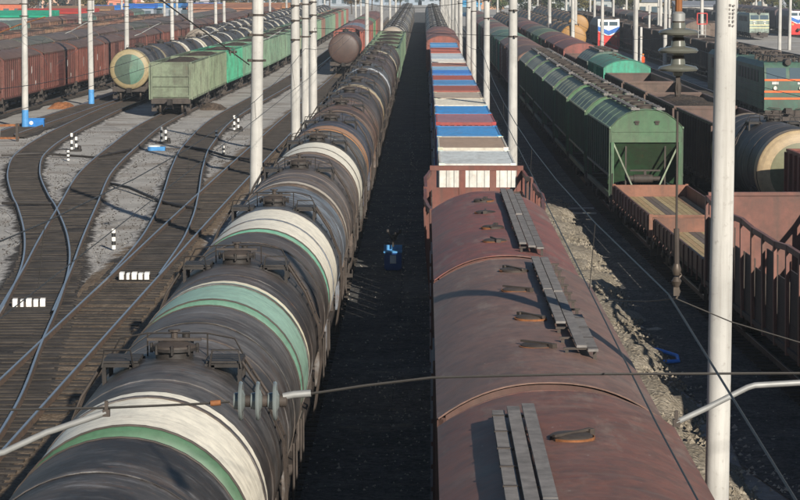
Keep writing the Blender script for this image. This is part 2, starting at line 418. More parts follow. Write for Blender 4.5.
track('R4', 90, 500, 'railway track between the gondolas and the green locomotive', 8, step=10)
track('R5', 110, 560, 'railway track under the green electric locomotive', 9, step=12)
track('R6', 150, 560, 'railway track under the dark gondola row behind electric locomotive', 10, step=30)
track('R8', 150, 560, 'rusty railway track behind the green electric locomotive', 11, step=30)
track('R9', 150, 560, 'railway track in front of the pale locomotive front', 12, step=30)
track('R11', 150, 560, 'railway track leading to the red nosed locomotive at picture edge', 13, step=30)

# sandy bank between the boxcars and the hopper train
def bank():
    rnd = random.Random(5); rows = []
    ys = [30 + i * .45 for i in range(175)]
    def nz(y, k): return math.sin(y * .83 + k) * .5 + math.sin(y * 2.1 + k * 2.3) * .3 + math.sin(y * 4.7 + k * 1.1) * .2
    for y in ys:
        fade = max(0, min(1, (y - 31) / 4, (109 - y) / 6))
        row = []
        for i in range(19):
            u = i / 18; x = 3.75 + u * (2.5 + .38 * nz(y, 0))
            hgt = (math.sin(min(1, u * 1.05) * PI) ** .8) * (.50 + .14 * nz(y, 1)) + .10 * math.sin(x * 5.1 + nz(y, 3) * 3) * math.sin(y * 2.4 + x * 2)
            hgt += rnd.uniform(-.035, .05)
            row.append((x + rnd.uniform(-.04, .04), y + rnd.uniform(-.1, .1), max(.004, hgt * fade) if 0 < i < 18 else -.02))
        rows.append(row)
    q = MB(); q.sheet(rows); return q.mesh('earth_bank', M['earth'], 60)
tag(ob('earth_bank', bank()), 'low lumpy bank of sandy earth lying along the brown boxcars', 'earth bank', kind='structure')

# ------------------------------------------------------------------ running gear shared by the wagons (local z = 0 at ground, rail top .25)
WR = .475
def f_wheelset(q, n=18):
    zc = RAIL_TOP + WR
    for s in (-1, 1):
        x = s * .79
        q.rev([(-.065, .08), (-.065, .20), (-.035, .25), (-.05, .40), (-.065, .42), (-.065, WR), (.05, WR), (.065, WR + .025), (.07, .42), (.03, .38), (.035, .22), (.065, .18), (.065, .08)] if s > 0 else
              [(-.07, .08), (-.065, .18), (-.035, .22), (-.03, .38), (-.07, .42), (-.065, WR + .025), (-.05, WR), (.065, WR), (.065, .42), (.05, .40), (.035, .25), (.065, .20), (.065, .08)], n, 'x', (x, 0, zc))
    q.rev([(-1.05, .06), (-1.05, .075), (1.05, .075), (1.05, .06)], 8, 'x', (0, 0, zc))
def f_bogie(q, wheels=False):
    zc = RAIL_TOP + WR
    for s in (-1, 1):
        x0, x1 = (s * .93, s * 1.09) if s > 0 else (s * 1.09, s * .93)
        q.prism([(-1.25, zc - .12), (-1.25, zc + .17), (-.95, zc + .22), (-.5, zc + .34), (.5, zc + .34), (.95, zc + .22), (1.25, zc + .17), (1.25, zc - .12), (.75, zc - .12), (.42, zc - .34), (-.42, zc - .34), (-.75, zc - .12)], x0, x1, 'x')
        for y in (-.925, .925):
            q.rev([(-.03, .16), (.13, .16), (.17, .11)] if s > 0 else [(-.17, .11), (-.13, .16), (.03, .16)], 10, 'x', (s * 1.09, y, zc))
        for y in (-.18, 0, .18): q.rev([(zc - .26, .075), (zc + .05, .075)], 6, 'z', (s * 1.15, y, 0))
    q.box(-1.0, 1.0, -.28, .28, zc + .0, zc + .32)
    if wheels:
        for y in (-.925, .925):
            for s in (-1, 1):
                q.rev([(-.06, WR * .2), (-.06, WR), (.06, WR), (.06, WR * .2)], 12, 'x', (s * .79, y, zc))
            q.rev([(-1.0, .07), (1.0, .07)], 6, 'x', (0, y, zc))
def running(root, L, lod, both=True):
    bc = L / 2 - 2.15
    for s in (-1, 1):
        if lod >= 2:
            bg_ = ob('bogie', cached('bogie_near', lambda q: f_bogie(q), M['dark'], 40), root, loc=(0, s * bc, 0))
            for y in (-.925, .925):
                ob('wheelset', cached('wheelset', f_wheelset, M['wheel'], 40), bg_, loc=(0, y, 0))
        else:
            ob('bogie', cached('bogie_far', lambda q: f_bogie(q, True), M['dark'], 40), root, loc=(0, s * bc, 0))
        if lod >= 1:
            def f_cp(q):
                q.box(-.13, .13, -.45, .3, .98, 1.24); q.prism([(-.2, -.75), (.05, -.8), (.2, -.6), (.17, -.45), (-.17, -.45)], .92, 1.3, 'z')
                q.bar((-.16, -.5, 1.0), (-.5, -.38, .55), .05, .05); q.tube([(.1, -.4, 1.0), (.2, -.62, .78), (.25, -.75, .62), (.2, -.85, .7)], .028, 6)
            c = ob('coupler', cached('coupler', f_cp, M['dark'], 40), root, loc=(0, s * (L / 2 - .62), 0), rz=0 if s < 0 else PI)
def f_frame(L, w=2.8):
    def f(q):
        h = L / 2 - .62
        q.box(-.28, .28, -h, h, 1.0, 1.32)
        for s in (-1, 1):
            q.box(-w/2, w/2, s*h - .1 - (.0 if s < 0 else .05), s*h + .1, .98, 1.38)
            q.box(-w/2 + .1, w/2 - .1, s * (h - 1.55) - .18, s * (h - 1.55) + .18, .98, 1.3)
            q.box(s * (w/2 - .1) - .06, s * (w/2 - .1) + .06, -h + .1, h - .1, 1.14, 1.34)
        q.rev([(-.45, .2), (.45, .2)], 10, 'y', (.62, .6, .92)); q.rev([(-.35, .16), (.35, .16)], 10, 'y', (-.6, -.7, .92))
        for y in (-2.6, -1.3, 0, 1.3, 2.6): q.box(-w/2 + .1, w/2 - .1, y - .06, y + .06, 1.05, 1.25)
        for s in (-1, 1):
            for e in (-1, 1):
                q.bar((s * (w/2 - .05), e * (h - .25), 1.0), (s * (w/2 - .02), e * (h - .25), .55), .04, .04)
                q.bar((s * (w/2 - .35), e * (h - .25), .55), (s * (w/2 + .02), e * (h - .25), .55), .04, .25)
    return f

# ------------------------------------------------------------------ tank wagon
TZ, TRAD, TH = 2.75, 1.58, 5.60
def arc_prof(y_end, r, depth, sgn, n=8):
    return [(y_end + sgn * depth * math.sin(i / n * PI / 2), max(.02, r * math.cos(i / n * PI / 2))) for i in range(n + 1)]
def tank(root, shell, band=None, bw=.9, head=None, line=None, lod=2, farband=True, dirty=True):
    seg = 48 if lod >= 2 else 24
    ob('underframe', cached('tank_frame', lambda q: (f_frame(12.02)(q), [q.prism([(-1.35, 1.25), (1.35, 1.25), (1.25, 1.75), (.7, 1.35), (-.7, 1.35), (-1.25, 1.75)], s * 3.9 - .16, s * 3.9 + .16) for s in (-1, 1)]), M['frame']), root)
    running(root, 12.02, lod)
    b0 = bw if band else 0.0
    y0, y1 = -TH + b0, TH - (b0 if farband else 0)
    def f_shell(q):
        pr = [(y0, TRAD)]
        if lod >= 2:
            for s in (-2.1, 1.9):
                if y0 < s - .05 and s + .05 < y1: pr += [(s - .035, TRAD), (s - .02, TRAD + .012), (s + .02, TRAD + .012), (s + .035, TRAD)]
        pr.append((y1, TRAD)); q.rev(pr, seg, 'y', (0, 0, TZ), cap=False)
    sh = ob('shell', cached(f'shell{lod}_{b0}_{farband}', f_shell, M['tank'], 35), root, shell)
    hc = head or shell
    for s in (-1, 1):
        hm = cached(f'tank_head{lod}{s}', lambda q: q.rev(arc_prof(s * TH, TRAD, .30, s), seg, 'y', (0, 0, TZ), cap=False), M['band' if head else 'tank'], 50)
        hd = ob('head', hm, root, hc)
        if lod >= 2:
            ob('rim_weld', cached(f'rim_weld{s}', lambda q: q.rev([(s*TH - .03, TRAD - .005), (s*TH - .02, TRAD + .016), (s*TH + .02, TRAD + .014), (s*TH + .03, TRAD - .012)], 48, 'y', (0, 0, TZ), cap=False), M['frame'], 60), hd)
        if band and (s < 0 or farband):
            a, b_ = (-TH, -TH + b0) if s < 0 else (TH - b0, TH)
            if line:
                cut = b_ - .28 if s < 0 else a + .28
                main_ = (a, cut) if s < 0 else (cut, b_); ln = (cut, b_) if s < 0 else (a, cut)
                bd = ob('end_band', cached(f'bandm{lod}{s}_{bw}l', lambda q: q.rev([(main_[0], TRAD), (main_[1], TRAD)], seg, 'y', (0, 0, TZ), cap=False), M['band'], 50), root, band)
                ob('band_edge', cached(f'bandl{lod}{s}_{bw}', lambda q: q.rev([(ln[0], TRAD), (ln[1], TRAD)], seg, 'y', (0, 0, TZ), cap=False), M['band'], 50), bd, line)
            else:
                ob('end_band', cached(f'bandm{lod}{s}_{bw}', lambda q: q.rev([(a, TRAD), (b_, TRAD)], seg, 'y', (0, 0, TZ), cap=False), M['band'], 50), root, band)
    top = TZ + TRAD
    def f_hatch(q):
        q.rev([(top - .12, .28), (top + .10, .28), (top + .10, .35), (top + .14, .35)], 16, 'z', (0, 0, 0))
        if lod >= 2:
            for k in range(8):
                a = 2 * PI * k / 8; q.rev([(top + .06, .025), (top + .20, .025)], 6, 'z', (.34 * math.cos(a), .34 * math.sin(a), 0))
    ht = ob('hatch', cached(f'hatch{lod}', f_hatch, M['dark'], 40), root)
    def f_lid(q):
        q.rev([(top + .14, .33), (top + .17, .32), (top + .22, .20), (top + .24, .03)], 16, 'z', (0, 0, 0))
        q.box(-.40, .40, -.035, .035, top + .235, top + .275); q.rev([(top + .27, .05), (top + .36, .05), (top + .37, .09), (top + .40, .09)], 8, 'z')
    if lod >= 1: ob('lid', cached('tank_lid', f_lid, M['frame'], 40), ht)
    if lod >= 2:
        def f_valve(q):
            q.rev([(top - .08, .10), (top + .14, .10), (top + .16, .06), (top + .26, .06)], 10, 'z', (.1, .75, 0))
        ob('valve', cached('tank_valve', f_valve, M['dark'], 40), root)
    for s in (-1, 1):
        def f_pl(q):
            z = top - .05
            for k in range(4): q.box(*((s*.50, s*1.02) if s > 0 else (s*1.02, s*.50)), -.36 + k * .185, -.36 + k * .185 + .15, z, z + .035)
            q.box(*((s*.98, s*1.03) if s > 0 else (s*1.03, s*.98)), -.4, .4, z - .12, z - .004)
            for y in (-.38, .38):
                q.bar((s * .48, y, z - .03), (s * 1.02, y, z - .03), .05, .05)
                q.bar((s * 1.0, y, z - .02), (s * .99, y, z - .38), .06, .06)
                q.bar((s * .6, y, z - .02), (s * .6, y, z - .2), .05, .05)
        ob('platform', cached(f'tank_platform{s}', f_pl, M['dark']), root)
        if lod >= 1:
            def f_ld(q):
                pts = [(s*1.02, 0, top - .05), (s*1.36, 0, TZ + 1.0), (s*1.62, 0, TZ + .35), (s*1.66, 0, TZ - .4), (s*1.5, 0, 1.2)]
                for y in (-.22, .22): q.tube([(p[0], y, p[2]) for p in pts], .025, 5)
                for i in range(len(pts) - 1):
                    for k in range(3):
                        t_ = k / 3; x = pts[i][0] + (pts[i+1][0] - pts[i][0]) * t_; z = pts[i][2] + (pts[i+1][2] - pts[i][2]) * t_
                        q.tube([(x, -.22, z), (x, .22, z)], .018, 5)
            ob('ladder', cached(f'tank_ladder{s}', f_ld, M['frame']), root)
    if lod >= 1:
        def f_rl(q):
            z = top
            q.tube([(-1.02, .45, z - .1), (-.86, .45, z + .20), (-.45, .45, z + .28), (.45, .45, z + .28), (.86, .45, z + .20), (1.02, .45, z - .1)], .014, 5)
            for s in (-1, 1): q.tube([(s * 1.02, -.45, z - .1), (s * .98, -.45, z + .16), (s * .60, -.45, z + .16), (s * .55, -.45, z - .12)], .018, 5)
            for x in (-.45, .45): q.tube([(x, .45, z + .28), (x, .45, z - .1)], .013, 5)
        ob('railing', cached('tank_railing', f_rl, M['dark']), root)
    if lod >= 2:
        for y in (-3.55, 3.55):
            def f_st(q):
                q.rev([(y - .07, TRAD + .004), (y - .07, TRAD + .018), (y + .07, TRAD + .018), (y + .07, TRAD + .004)], 40, 'y', (0, 0, TZ), R(-35), R(215))
                for s in (-1, 1): q.box(s * 1.42 - .05, s * 1.42 + .05, y - .05, y + .05, 1.25, 2.0)
            ob('strap', cached(f'tank_strap{y}', f_st, M['tank'], 40), root, jit(shell))
        for s in (-1, 1):
            def f_hr(q):
                x = s * 1.52
                for y in (-5.3, -4.4, 4.4, 5.3): q.tube([(x, y, 1.2), (x, y, 2.15)], .022, 5)
                q.tube([(x, -5.3, 2.15), (x, -4.4, 2.15)], .022, 5); q.tube([(x, 4.4, 2.15), (x, 5.3, 2.15)], .022, 5)
            ob('handrail', cached(f'tank_handrail{s}', f_hr, M['frame']), root)
            for y in (-2.9, 2.9): ob('lifting_bracket', cached('tank_bracket', lambda q: q.box(-.04, .04, -.25, .25, 1.32, 1.62), M['frame']), root, loc=(s * 1.30, y, 0))

def head_disc(root, c, r0=1.22, a0=0.0, a1=2*PI, lift=.008):
    pr = [(t_, r_) for t_, r_ in arc_prof(-TH, TRAD, .30, -1, 24) if r_ <= r0]
    q = MB(); q.rev([(t_ - lift, r_) for t_, r_ in pr], 40, 'y', (0, 0, TZ), a0, a1, cap=False)
    hd = [c_ for c_ in root.children if c_.name.startswith('head')][0]
    ob('head_disc', q.mesh('head_disc', M['band'], 50), hd, c)
# ------------------------------------------------------------------ boxcar
BW, BE, BT = 1.50, 4.14, 4.62
def roof_z(x): return BE + (BT - BE) * (1 - abs(x / BW) ** 2.3)
def boxcar(root, body, roof=None, lod=1, planks=None, hatches=None, L=14.73, door=None):
    h = L / 2 - (.62 if lod < 2 else .34); rc = roof or body
    ob('underframe', cached(f'frame{L}', f_frame(L), M['frame']), root); running(root, L, lod)
    for s in (-1, 1):
        def f_side(q):
            x = s * (BW - .06)
            q.box(x - .03, x + .03, -h, h, 1.38, BE)
            n = 18 if lod >= 1 else 12
            for k in range(n + 1):
                y = -h + .05 + (2*h - .1) * k / n
                if abs(y) < 1.25: continue
                q.box(*((x + .03, x + .085) if s > 0 else (x - .085, x - .03)), y - .05, y + .05, 1.36, BE - .02)
            q.box(*((x, x + .09) if s > 0 else (x - .09, x)), -h, h, 1.28, 1.40); q.box(*((x, x + .07) if s > 0 else (x - .07, x)), -h, h, BE - .14, BE - .022)
        ob('side_wall', cached(f'box_side{s}{lod}{L}', f_side, M['paint']), root, body)
        def f_door(q):
            x = s * (BW + .03)
            q.box(x - .03, x + .03, -1.2, 1.2, 1.42, BE - .16)
            for k in range(7): q.box(*((x + .03, x + .06) if s > 0 else (x - .06, x - .03)), -1.2, 1.2, 1.55 + k * .36, 1.62 + k * .36)
        d = ob('door', cached(f'box_door{s}', f_door, M['paint']), root, door or jit(body, .2))
        if lod == 1 and s > 0:
            for (yy, zz, wd, hg) in ((-3.6, 2.9, .5, .8), (3.4, 3.0, .45, .6), (4.9, 2.0, .3, .35)):
                ob('stencil_mark', cached(f'stencil{wd}', lambda q: [q.box(-.004, .004, -wd/2 + i * wd/3, -wd/2 + i * wd/3 + wd * .22, -hg/2 + .05 * i, hg/2 - .04 * (i % 2)) for i in range(3)], M['matt']), root, (.45, .42, .40, 1), loc=(BW - .02, yy, zz))
        def f_end(q):
            q.prism([(-BW + .09, 1.38)] + [(x * (BW - .09) / 8, roof_z(x * (BW - .09) / 8) - .03) for x in range(-8, 9)] + [(BW - .09, 1.38)], s * (h - .02) - .03, s * (h - .02) + .03)
            for k in range(6): q.box(-BW + .12, BW - .12, s*h - .05 if s < 0 else s*h + .01, s*h - .01 if s < 0 else s*h + .05, 1.6 + k * .42, 1.7 + k * .42)
        ob('end_wall', cached(f'box_end{s}{L}{lod >= 2}', f_end, M['paint'], 30), root, body)
    def f_roof(q):
        n = 20; rows = []
        ny = 40 if lod >= 2 else 2
        rnd = random.Random(3)
        for j in range(ny + 1):
            y = -h - .06 + (2*h + .12) * j / ny
            jo = (0 if lod < 2 else math.sin(y * 4.2 + math.sin(y * 1.3)) * .006 + math.sin(y * 1.1) * .012)
            rows.append([(-BW - .03, y, BE - .05)] + [((BW + .03) * (i / (n/2) - 1), y, roof_z(BW * (i / (n/2) - 1)) + jo * (1 - abs(i / (n/2) - 1)) + (rnd.uniform(-.004, .004) if lod >= 2 else 0)) for i in range(n + 1)] + [(BW + .03, y, BE - .05)])
        q.sheet(rows)
        for s in (-1, 1):
            prev = None
            for i in range(n + 1):
                x = (BW + .01) * (i / (n/2) - 1); p = (x, s * (h + .04), roof_z(BW * (i / (n/2) - 1)) + .0)
                if prev: q.bar(prev, p, .04, .02)
                prev = p
    rf = ob('roof', cached(f'box_roof{lod >= 2}{L}', f_roof, M['roof'], 40), root, rc)
    if lod >= 1:
        for (hx_, hy) in (hatches if hatches is not None else [(0, -4.4), (0, -1.7), (0, 1.6), (0, 4.5)]):
            z = roof_z(hx_)
            ob('hatch', cached('roof_hatch', lambda q: (q.rev([(-.03, .25), (.025, .25), (.04, .22), (.05, .1), (.055, .02)], 20, 'z'), q.bar((-.3, .0, .06), (.3, .02, .055), .04, .03), q.box(-.34, -.26, -.05, .05, -.03, .07)), M['frame'], 40), rf, loc=(hx_, hy, z), rz=hy)
            ob('hatch_rim', cached('roof_hatch_rim', lambda q: q.rev([(-.03, .275), (.012, .28), (.018, .265), (.0, .255)], 20, 'z', (0, 0, 0), R(-150), R(70), cap=False), M['rust'], 40), rf, loc=(hx_, hy, z), rz=hy * 1.7)
    if planks:
        for (px, y0, y1) in planks:
            ln = y1 - y0
            ob('plank', cached(f'plank{ln:.2f}', lambda q: q.box(-.075, .075, -ln/2, ln/2, 0, .035), M['wood']), rf, loc=(px, (y0 + y1) / 2, roof_z(px) + .13))
        xs = sorted(set(p[0] for p in planks))
        y = min(p[1] for p in planks) + .15; ymax = max(p[2] for p in planks)
        x0, x1 = xs[0] - .085, xs[-1] + .085
        while y < ymax:
            def f_sup(q):
                q.bar((x0, 0, roof_z((x0 + x1) / 2) + .11), (x1, 0, roof_z((x0 + x1) / 2) + .11), .05, .03)
                for x in (x0 + .05, x1 - .05): q.bar((x, 0, roof_z(x) - .03), (x, 0, roof_z((x0 + x1) / 2) + .11), .05, .03)
            ob('plank_bracket', cached(f'plank_sup{x0:.2f}{x1:.2f}', f_sup, M['frame']), rf, loc=(0, y, 0)); y += 1.02

# ------------------------------------------------------------------ gondola
def gondola(root, body, lod=1, top=3.75, load=None, L=13.92, hw=1.56, floor=1.4):
    h = L / 2 - .62
    ob('underframe', cached(f'frame{L}', f_frame(L), M['frame']), root); running(root, L, lod)
    nb = 14
    for s in (-1, 1):
        def f_side(q):
            x = s * (hw - .12); q.box(x - .03, x + .03, -h, h, floor - .05, top)
            for k in range(nb + 1):
                y = -h + .06 + (2*h - .12) * k / nb
                wv = .09 if lod >= 1 else .1
                q.box(*((x + .03, x + .13) if s > 0 else (x - .13, x - .03)), y - wv/2, y + wv/2, floor - .1, top - .02)
            q.box(x - .06, x + .06 , -h - .02, h + .02, top, top + .09)
            q.box(*((x + .032, x + .1) if s > 0 else (x - .1, x - .032)), -h, h, floor - .14, floor + .02)
        ob('side_wall', cached(f'gon_side{s}{lod >= 1}{L}{top}', f_side, M['paint']), root, body)
        def f_end(q):
            y = s * (h - .03); q.box(-hw + .15, hw - .15, y - .03, y + .03, floor - .05, top)
            for z in (floor + .05, floor + .8, floor + 1.5):
                q.box(-hw + .13, hw - .13, *((y + .03, y + .12) if s > 0 else (y - .12, y - .03)), z, z + .12)
            q.box(-hw + .15, hw - .15, y - .06, y + .06, top + .003, top + .088)
            for x in (-hw + .2, hw - .2): q.box(x - .07, x + .07, *((y + .031, y + .14) if s > 0 else (y - .14, y - .031)), floor - .1, top - .03)
        ob('end_wall', cached(f'gon_end{s}{L}{top}', f_end, M['paint']), root, jit(body, .08))
    if load is None:
        ob('floor', cached(f'gon_floor{L}', lambda q: q.box(-hw + .16, hw - .16, -h + .07, h - .07, floor - .06, floor + .02), M['frame']), root)
    else:
        def f_load(q):
            rnd = random.Random(8); rows = []
            for j in range(25):
                y = -h + .08 + (2*h - .16) * j / 24; row = []
                for i in range(9):
                    x = (hw - .16) * (i / 4 - 1)
                    z = top - .25 + (.38 * (1 - abs(x / hw) ** 2)) * (.6 + .4 * abs(math.sin(y * .62))) + rnd.uniform(-.07, .07)
                    if i in (0, 8) or j in (0, 24): z = top - .35
                    row.append((x, y, z))
                rows.append(row)
            q.sheet(rows)
        ob('load', cached(f'gon_load{L}{top}', f_load, load, 60), root)

# ------------------------------------------------------------------ covered hopper
def hopper(root, body, roofc, lod=2):
    L = 12.02; h = L / 2 - 1.05; hw = 1.44; ze, zt = 4.02, 4.72
    roofpoly = [(-hw, ze), (-1.12, ze + .33), (-.78, zt - .14), (-.4, zt - .03), (0, zt), (.4, zt - .03), (.78, zt - .14), (1.12, ze + .33), (hw, ze)]
    ob('underframe', cached(f'frame{L}', f_frame(L, 2.9), M['frame']), root); running(root, L, lod)
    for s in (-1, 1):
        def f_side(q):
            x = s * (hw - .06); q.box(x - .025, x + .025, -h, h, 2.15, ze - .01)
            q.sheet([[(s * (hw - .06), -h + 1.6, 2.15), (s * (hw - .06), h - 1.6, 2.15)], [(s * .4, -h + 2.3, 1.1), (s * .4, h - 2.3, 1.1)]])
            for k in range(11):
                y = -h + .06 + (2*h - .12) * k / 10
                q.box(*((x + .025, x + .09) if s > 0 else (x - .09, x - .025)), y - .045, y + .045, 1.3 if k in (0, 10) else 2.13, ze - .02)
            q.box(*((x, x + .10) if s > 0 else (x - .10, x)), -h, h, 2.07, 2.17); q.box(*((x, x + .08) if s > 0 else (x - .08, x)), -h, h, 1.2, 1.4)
        ob('side_wall', cached(f'hop_side{s}', f_side, M['paint']), root, (body[0] * .7, body[1] * .62, body[2] * .66, 1))  # sides darker than the ends: their shade is put into the colour
        def f_end(q):
            y = s * (h - .02)
            q.prism([(x * .99, z - .02) for x, z in roofpoly] + [(hw - .08, 3.42), (-hw + .08, 3.42)], y - .025, y + .025)
            q.box(-hw + .1, hw - .1, *((y + .025, y + .05) if s > 0 else (y - .05, y - .025)), 3.83, 3.87)
        ew = ob('end_wall', cached(f'hop_end{s}', f_end, M['paint']), root, body)
        for xx in (-.38, .42):
            ob('lamp_bracket', cached(f'hop_knob{s}', lambda q: (q.box(-.07, .07, s * (h + .0) - .04, s * (h + .0) + .04, -.1, .06), q.bar((-.1, s * (h + .05), .02), (.1, s * (h + .05), .02), .05, .05)), M['frame']), ew, loc=(xx, 0, 4.22))
        def f_slope(q):
            y1 = s * (h - .06); y2 = s * (h - 1.75)
            q.sheet([[(-hw + .1, y1, 3.42), (hw - .1, y1, 3.42)], [(-.72, y2, 1.75), (.72, y2, 1.75)]])
            q.sheet([[(-hw + .1, y1, 3.42), (-.72, y2, 1.75)], [(-hw + .1, s * (h - 2.0), 3.4), (-hw + .1, s * (h - 2.0), 1.6)]])
            q.sheet([[(hw - .1, y1, 3.42), (.72, y2, 1.75)], [(hw - .1, s * (h - 2.0), 3.4), (hw - .1, s * (h - 2.0), 1.6)]])
        ob('end_slope', cached(f'hop_slope{s}', f_slope, M['paint']), root, body)
        for e in (-1, 1):
            ob('brace', cached(f'hop_brace{s}{e}', lambda q: q.bar((e * (hw - .12), s * (h - .03), 3.42), (e * .42, s * (h - .1), 1.42), .10, .06), M['paint']), root, jit((.25, .30, .20, 1)))
            ob('corner_post', cached(f'hop_post{s}{e}', lambda q: q.box(e * (hw - .1) - .06, e * (hw - .1) + .06, s * h - .07, s * h + .03, 1.38, 3.43), M['paint']), root, body)
            ob('inner_post', cached(f'hop_ipost{s}{e}', lambda q: q.bar((e * .78, s * (h - .25), 1.38), (e * .78, s * (h - .25), 3.36), .06, .06), M['frame']), root)
        def f_gear(q):
            y = s * (h - .35)
            q.rev([(-.75, .02), (-.75, .13), (-.45, .13), (-.45, .17), (.3, .17), (.3, .10), (.8, .10), (.8, .02)], 12, 'x', (0, y, 1.95))
            q.box(-.6, .6, y - .05, y + .05, 2.25, 2.31); q.box(-.05, .05, y - .05, y + .05, 2.0, 2.3); q.box(-hw + .15, hw - .15, y - .15, y + .15, 1.36, 1.42)
            q.tube([(-hw + .1, s * h, 2.2), (-hw + .1, s * (h + .12), 2.2), (-hw + .1, s * (h + .12), 1.0)], .02, 5)
        ob('brake_gear', cached(f'hop_gear{s}', f_gear, M['frame'], 40), root)
    def f_roof(q):
        rows = [[(x, y, z + .004) for x, z in roofpoly] for y in (-h - .05, h + .05)]
        q.sheet(rows)
        for x, z in ((-hw - .01, ze - .05), (hw + .01, ze - .05)): q.box(x - .03, x + .03, -h - .05, h + .05, z, z + .07)
        for k in range(6):
            y = -h + 2*h * k / 5
            for (a, b_) in zip(roofpoly[:-1], roofpoly[1:]): q.bar((a[0], y, a[1] + .006), (b_[0], y, b_[1] + .006), .05, .018)
    rf = ob('roof', cached('hop_roof', f_roof, M['paint']), root, roofc)
    for x in (-.5, .5):
        ob('walkway', cached('hop_walk', lambda q: [q.box(-.10 + k * .11, -.01 + k * .11, -h, h, 0, .03) for k in range(2)] + [q.box(-.12, .22, y - .03, y + .03, -.09, -.002) for y in (-5, -3, -1, 1, 3, 5)], M['wood']), rf, loc=(x, 0, zt + .07))
    for k in range(4):
        ob('loading_hatch', cached('hop_hatch', lambda q: (q.rev([(-.02, .31), (.09, .31), (.12, .25), (.13, .02)], 16, 'z'), q.bar((-.36, 0, .14), (.36, 0, .14), .05, .04)), M['frame'], 40), rf, loc=(0, -3.9 + 2.6 * k, zt))

# ------------------------------------------------------------------ flat wagon with low drop sides, flat wagon for containers, container
def flat_low(root, body, lod=2):
    L = 13.3; h = L / 2 - .62; hw = 1.42
    ob('underframe', cached(f'frame{L}', f_frame(L, 2.75), M['frame']), root); running(root, L, lod)
    rnd = random.Random(2)
    for k in range(13):
        x = -hw + .1 + (2*hw - .2) * (k + .5) / 13
        c = (.36, .26, .15, 1) if k not in (5, 6) else (.13, .11, .095, 1)
        if k in (1, 11): c = (.27, .19, .11, 1)
        for y0, y1 in ((-h + .06, -1.0 + rnd.uniform(-1.5, 1.5)), (None, h - .06)):
            if y0 is None: y0 = last + .02
            last = y1
            ln = round(y1 - y0, 2)
            ob('deck_board', cached(f'deck{ln}', lambda q: q.box(-.095, .095, -ln/2, ln/2, -.06, 0), M['deckwood']), root, jit(c, .16, rnd), loc=(x, (y0 + y1) / 2, 1.42))
    for s in (-1, 1):
        for k in range(4):
            y0 = -h + .05 + k * (2*h - .1) / 4; y1 = y0 + (2*h - .1) / 4 - .04
            def f_ds(q):
                q.box(s * hw - .03, s * hw + .03, y0, y1, 1.36, 1.86); 
                for y in (y0 + .4, (y0 + y1) / 2, y1 - .4): q.box(*((s*hw + .03, s*hw + .07) if s > 0 else (s*hw - .07, s*hw - .03)), y - .04, y + .04, 1.1, 1.84)
            ob('drop_side', cached(f'drop{s}{k}', f_ds, M['paint']), root, jit(body, .1))
        def f_e(q):
            q.box(-hw + .04, hw - .04, s * h - .035, s * h + .035, 1.3, 1.80); q.box(-hw - .02, hw + .02, s * (h + .02) - .04, s * (h + .02) + .04, 1.80, 1.87)
            for e in (-1, 1): q.box(e * hw - .06, e * hw + .06, s * (h + .06) - .05, s * (h + .06) + .05, 1.1, 1.9)
        ob('end_board', cached(f'flat_end{s}', f_e, M['paint']), root, jit((.24, .09, .05, 1), .05))
def container_flat(root, body, lod=1):
    L = 14.62; h = L / 2 - .62
    ob('underframe', cached(f'frame{L}', f_frame(L), M['frame']), root); running(root, L, lod)
    ob('side_sill', cached('cflat_sill', lambda q: [q.box(s * 1.3 - .06, s * 1.3 + .06, -h, h, 1.0, 1.36) for s in (-1, 1)], M['paint']), root, body)
def container(root, c, roofc, L=6.06, H=2.59, z0=1.39, lod=1, endc=None):
    h = L / 2; hw = 1.22
    def corr(n, depth):
        pts = []
        for k in range(n):
            t0 = k / n; pts += [(t0 + .05 / n, 0), (t0 + .35 / n, 0), (t0 + .5 / n, depth), (t0 + .85 / n, depth)]
        return pts + [(1.0, 0)]
    for s in (-1, 1):
        def f_side(q):
            n = 20; pp = corr(n, .036)
            q.sheet([[(s * (hw - .045 + d), -h + .08 + (2*h - .16) * t_, z) for t_, d in pp] for z in (.12, H - .06)])
            q.box(s * hw - .05, s * hw + .0 if s < 0 else s * hw, -h, h, .0, .14) if s < 0 else q.box(s * hw - .05, s * hw, -h, h, 0, .14)
            q.box(*((hw - .06, hw) if s > 0 else (-hw, -hw + .06)), -h, h, H - .09, H - .0)
        ob('side_panel', cached(f'cont_side{s}{L}{H}', f_side, M['cont']), root, c, loc=(0, 0, z0))
        def f_e(q):
            y = s * h; n = 9; pp = corr(n, .036)
            q.sheet([[(-hw + .12 + (2*hw - .24) * t_, y - s * (.05 - d), z) for t_, d in pp] for z in (.14, H - .1)])
            q.box(-hw + .1, hw - .1, *((y - .08, y) if s > 0 else (y, y + .08)), H - .12, H - .006); q.box(-hw + .1, hw - .1, *((y - .08, y) if s > 0 else (y, y + .08)), .004, .15)
            for e in (-1, 1): q.box(*((hw - .13, hw - .004) if e > 0 else (-hw + .004, -hw + .13)), *((y - .1, y + .002) if s > 0 else (y - .002, y + .1)), 0.003, H - .003)
        ob('end_panel', cached(f'cont_end{s}{L}{H}', f_e, M['cont']), root, endc or c, loc=(0, 0, z0))
    def f_r(q):
        n = 16; rows = []
        for k in range(n):
            for t_, d in ((.05, 0), (.4, 0), (.5, -.022), (.9, -.022)):
                y = -h + .05 + (2*h - .1) * (k + t_) / n; rows.append([(-hw + .03, y, H - .012 + d), (hw - .03, y, H - .012 + d)])
        q.sheet(rows)
    rp = ob('roof_panel', cached(f'cont_roof{L}{H}', f_r, M['cont']), root, roofc, loc=(0, 0, z0))
    if lod >= 1:
        for sx in (-1, 1):
            for sy in (-1, 1):
                ob('corner_casting', cached('casting', lambda q: q.box(-.09, .09, -.09, .09, -.06, .06), M['obj']), root, jit(c, .3), loc=(sx * (hw - .075), sy * (h - .075), z0 + H - .05))

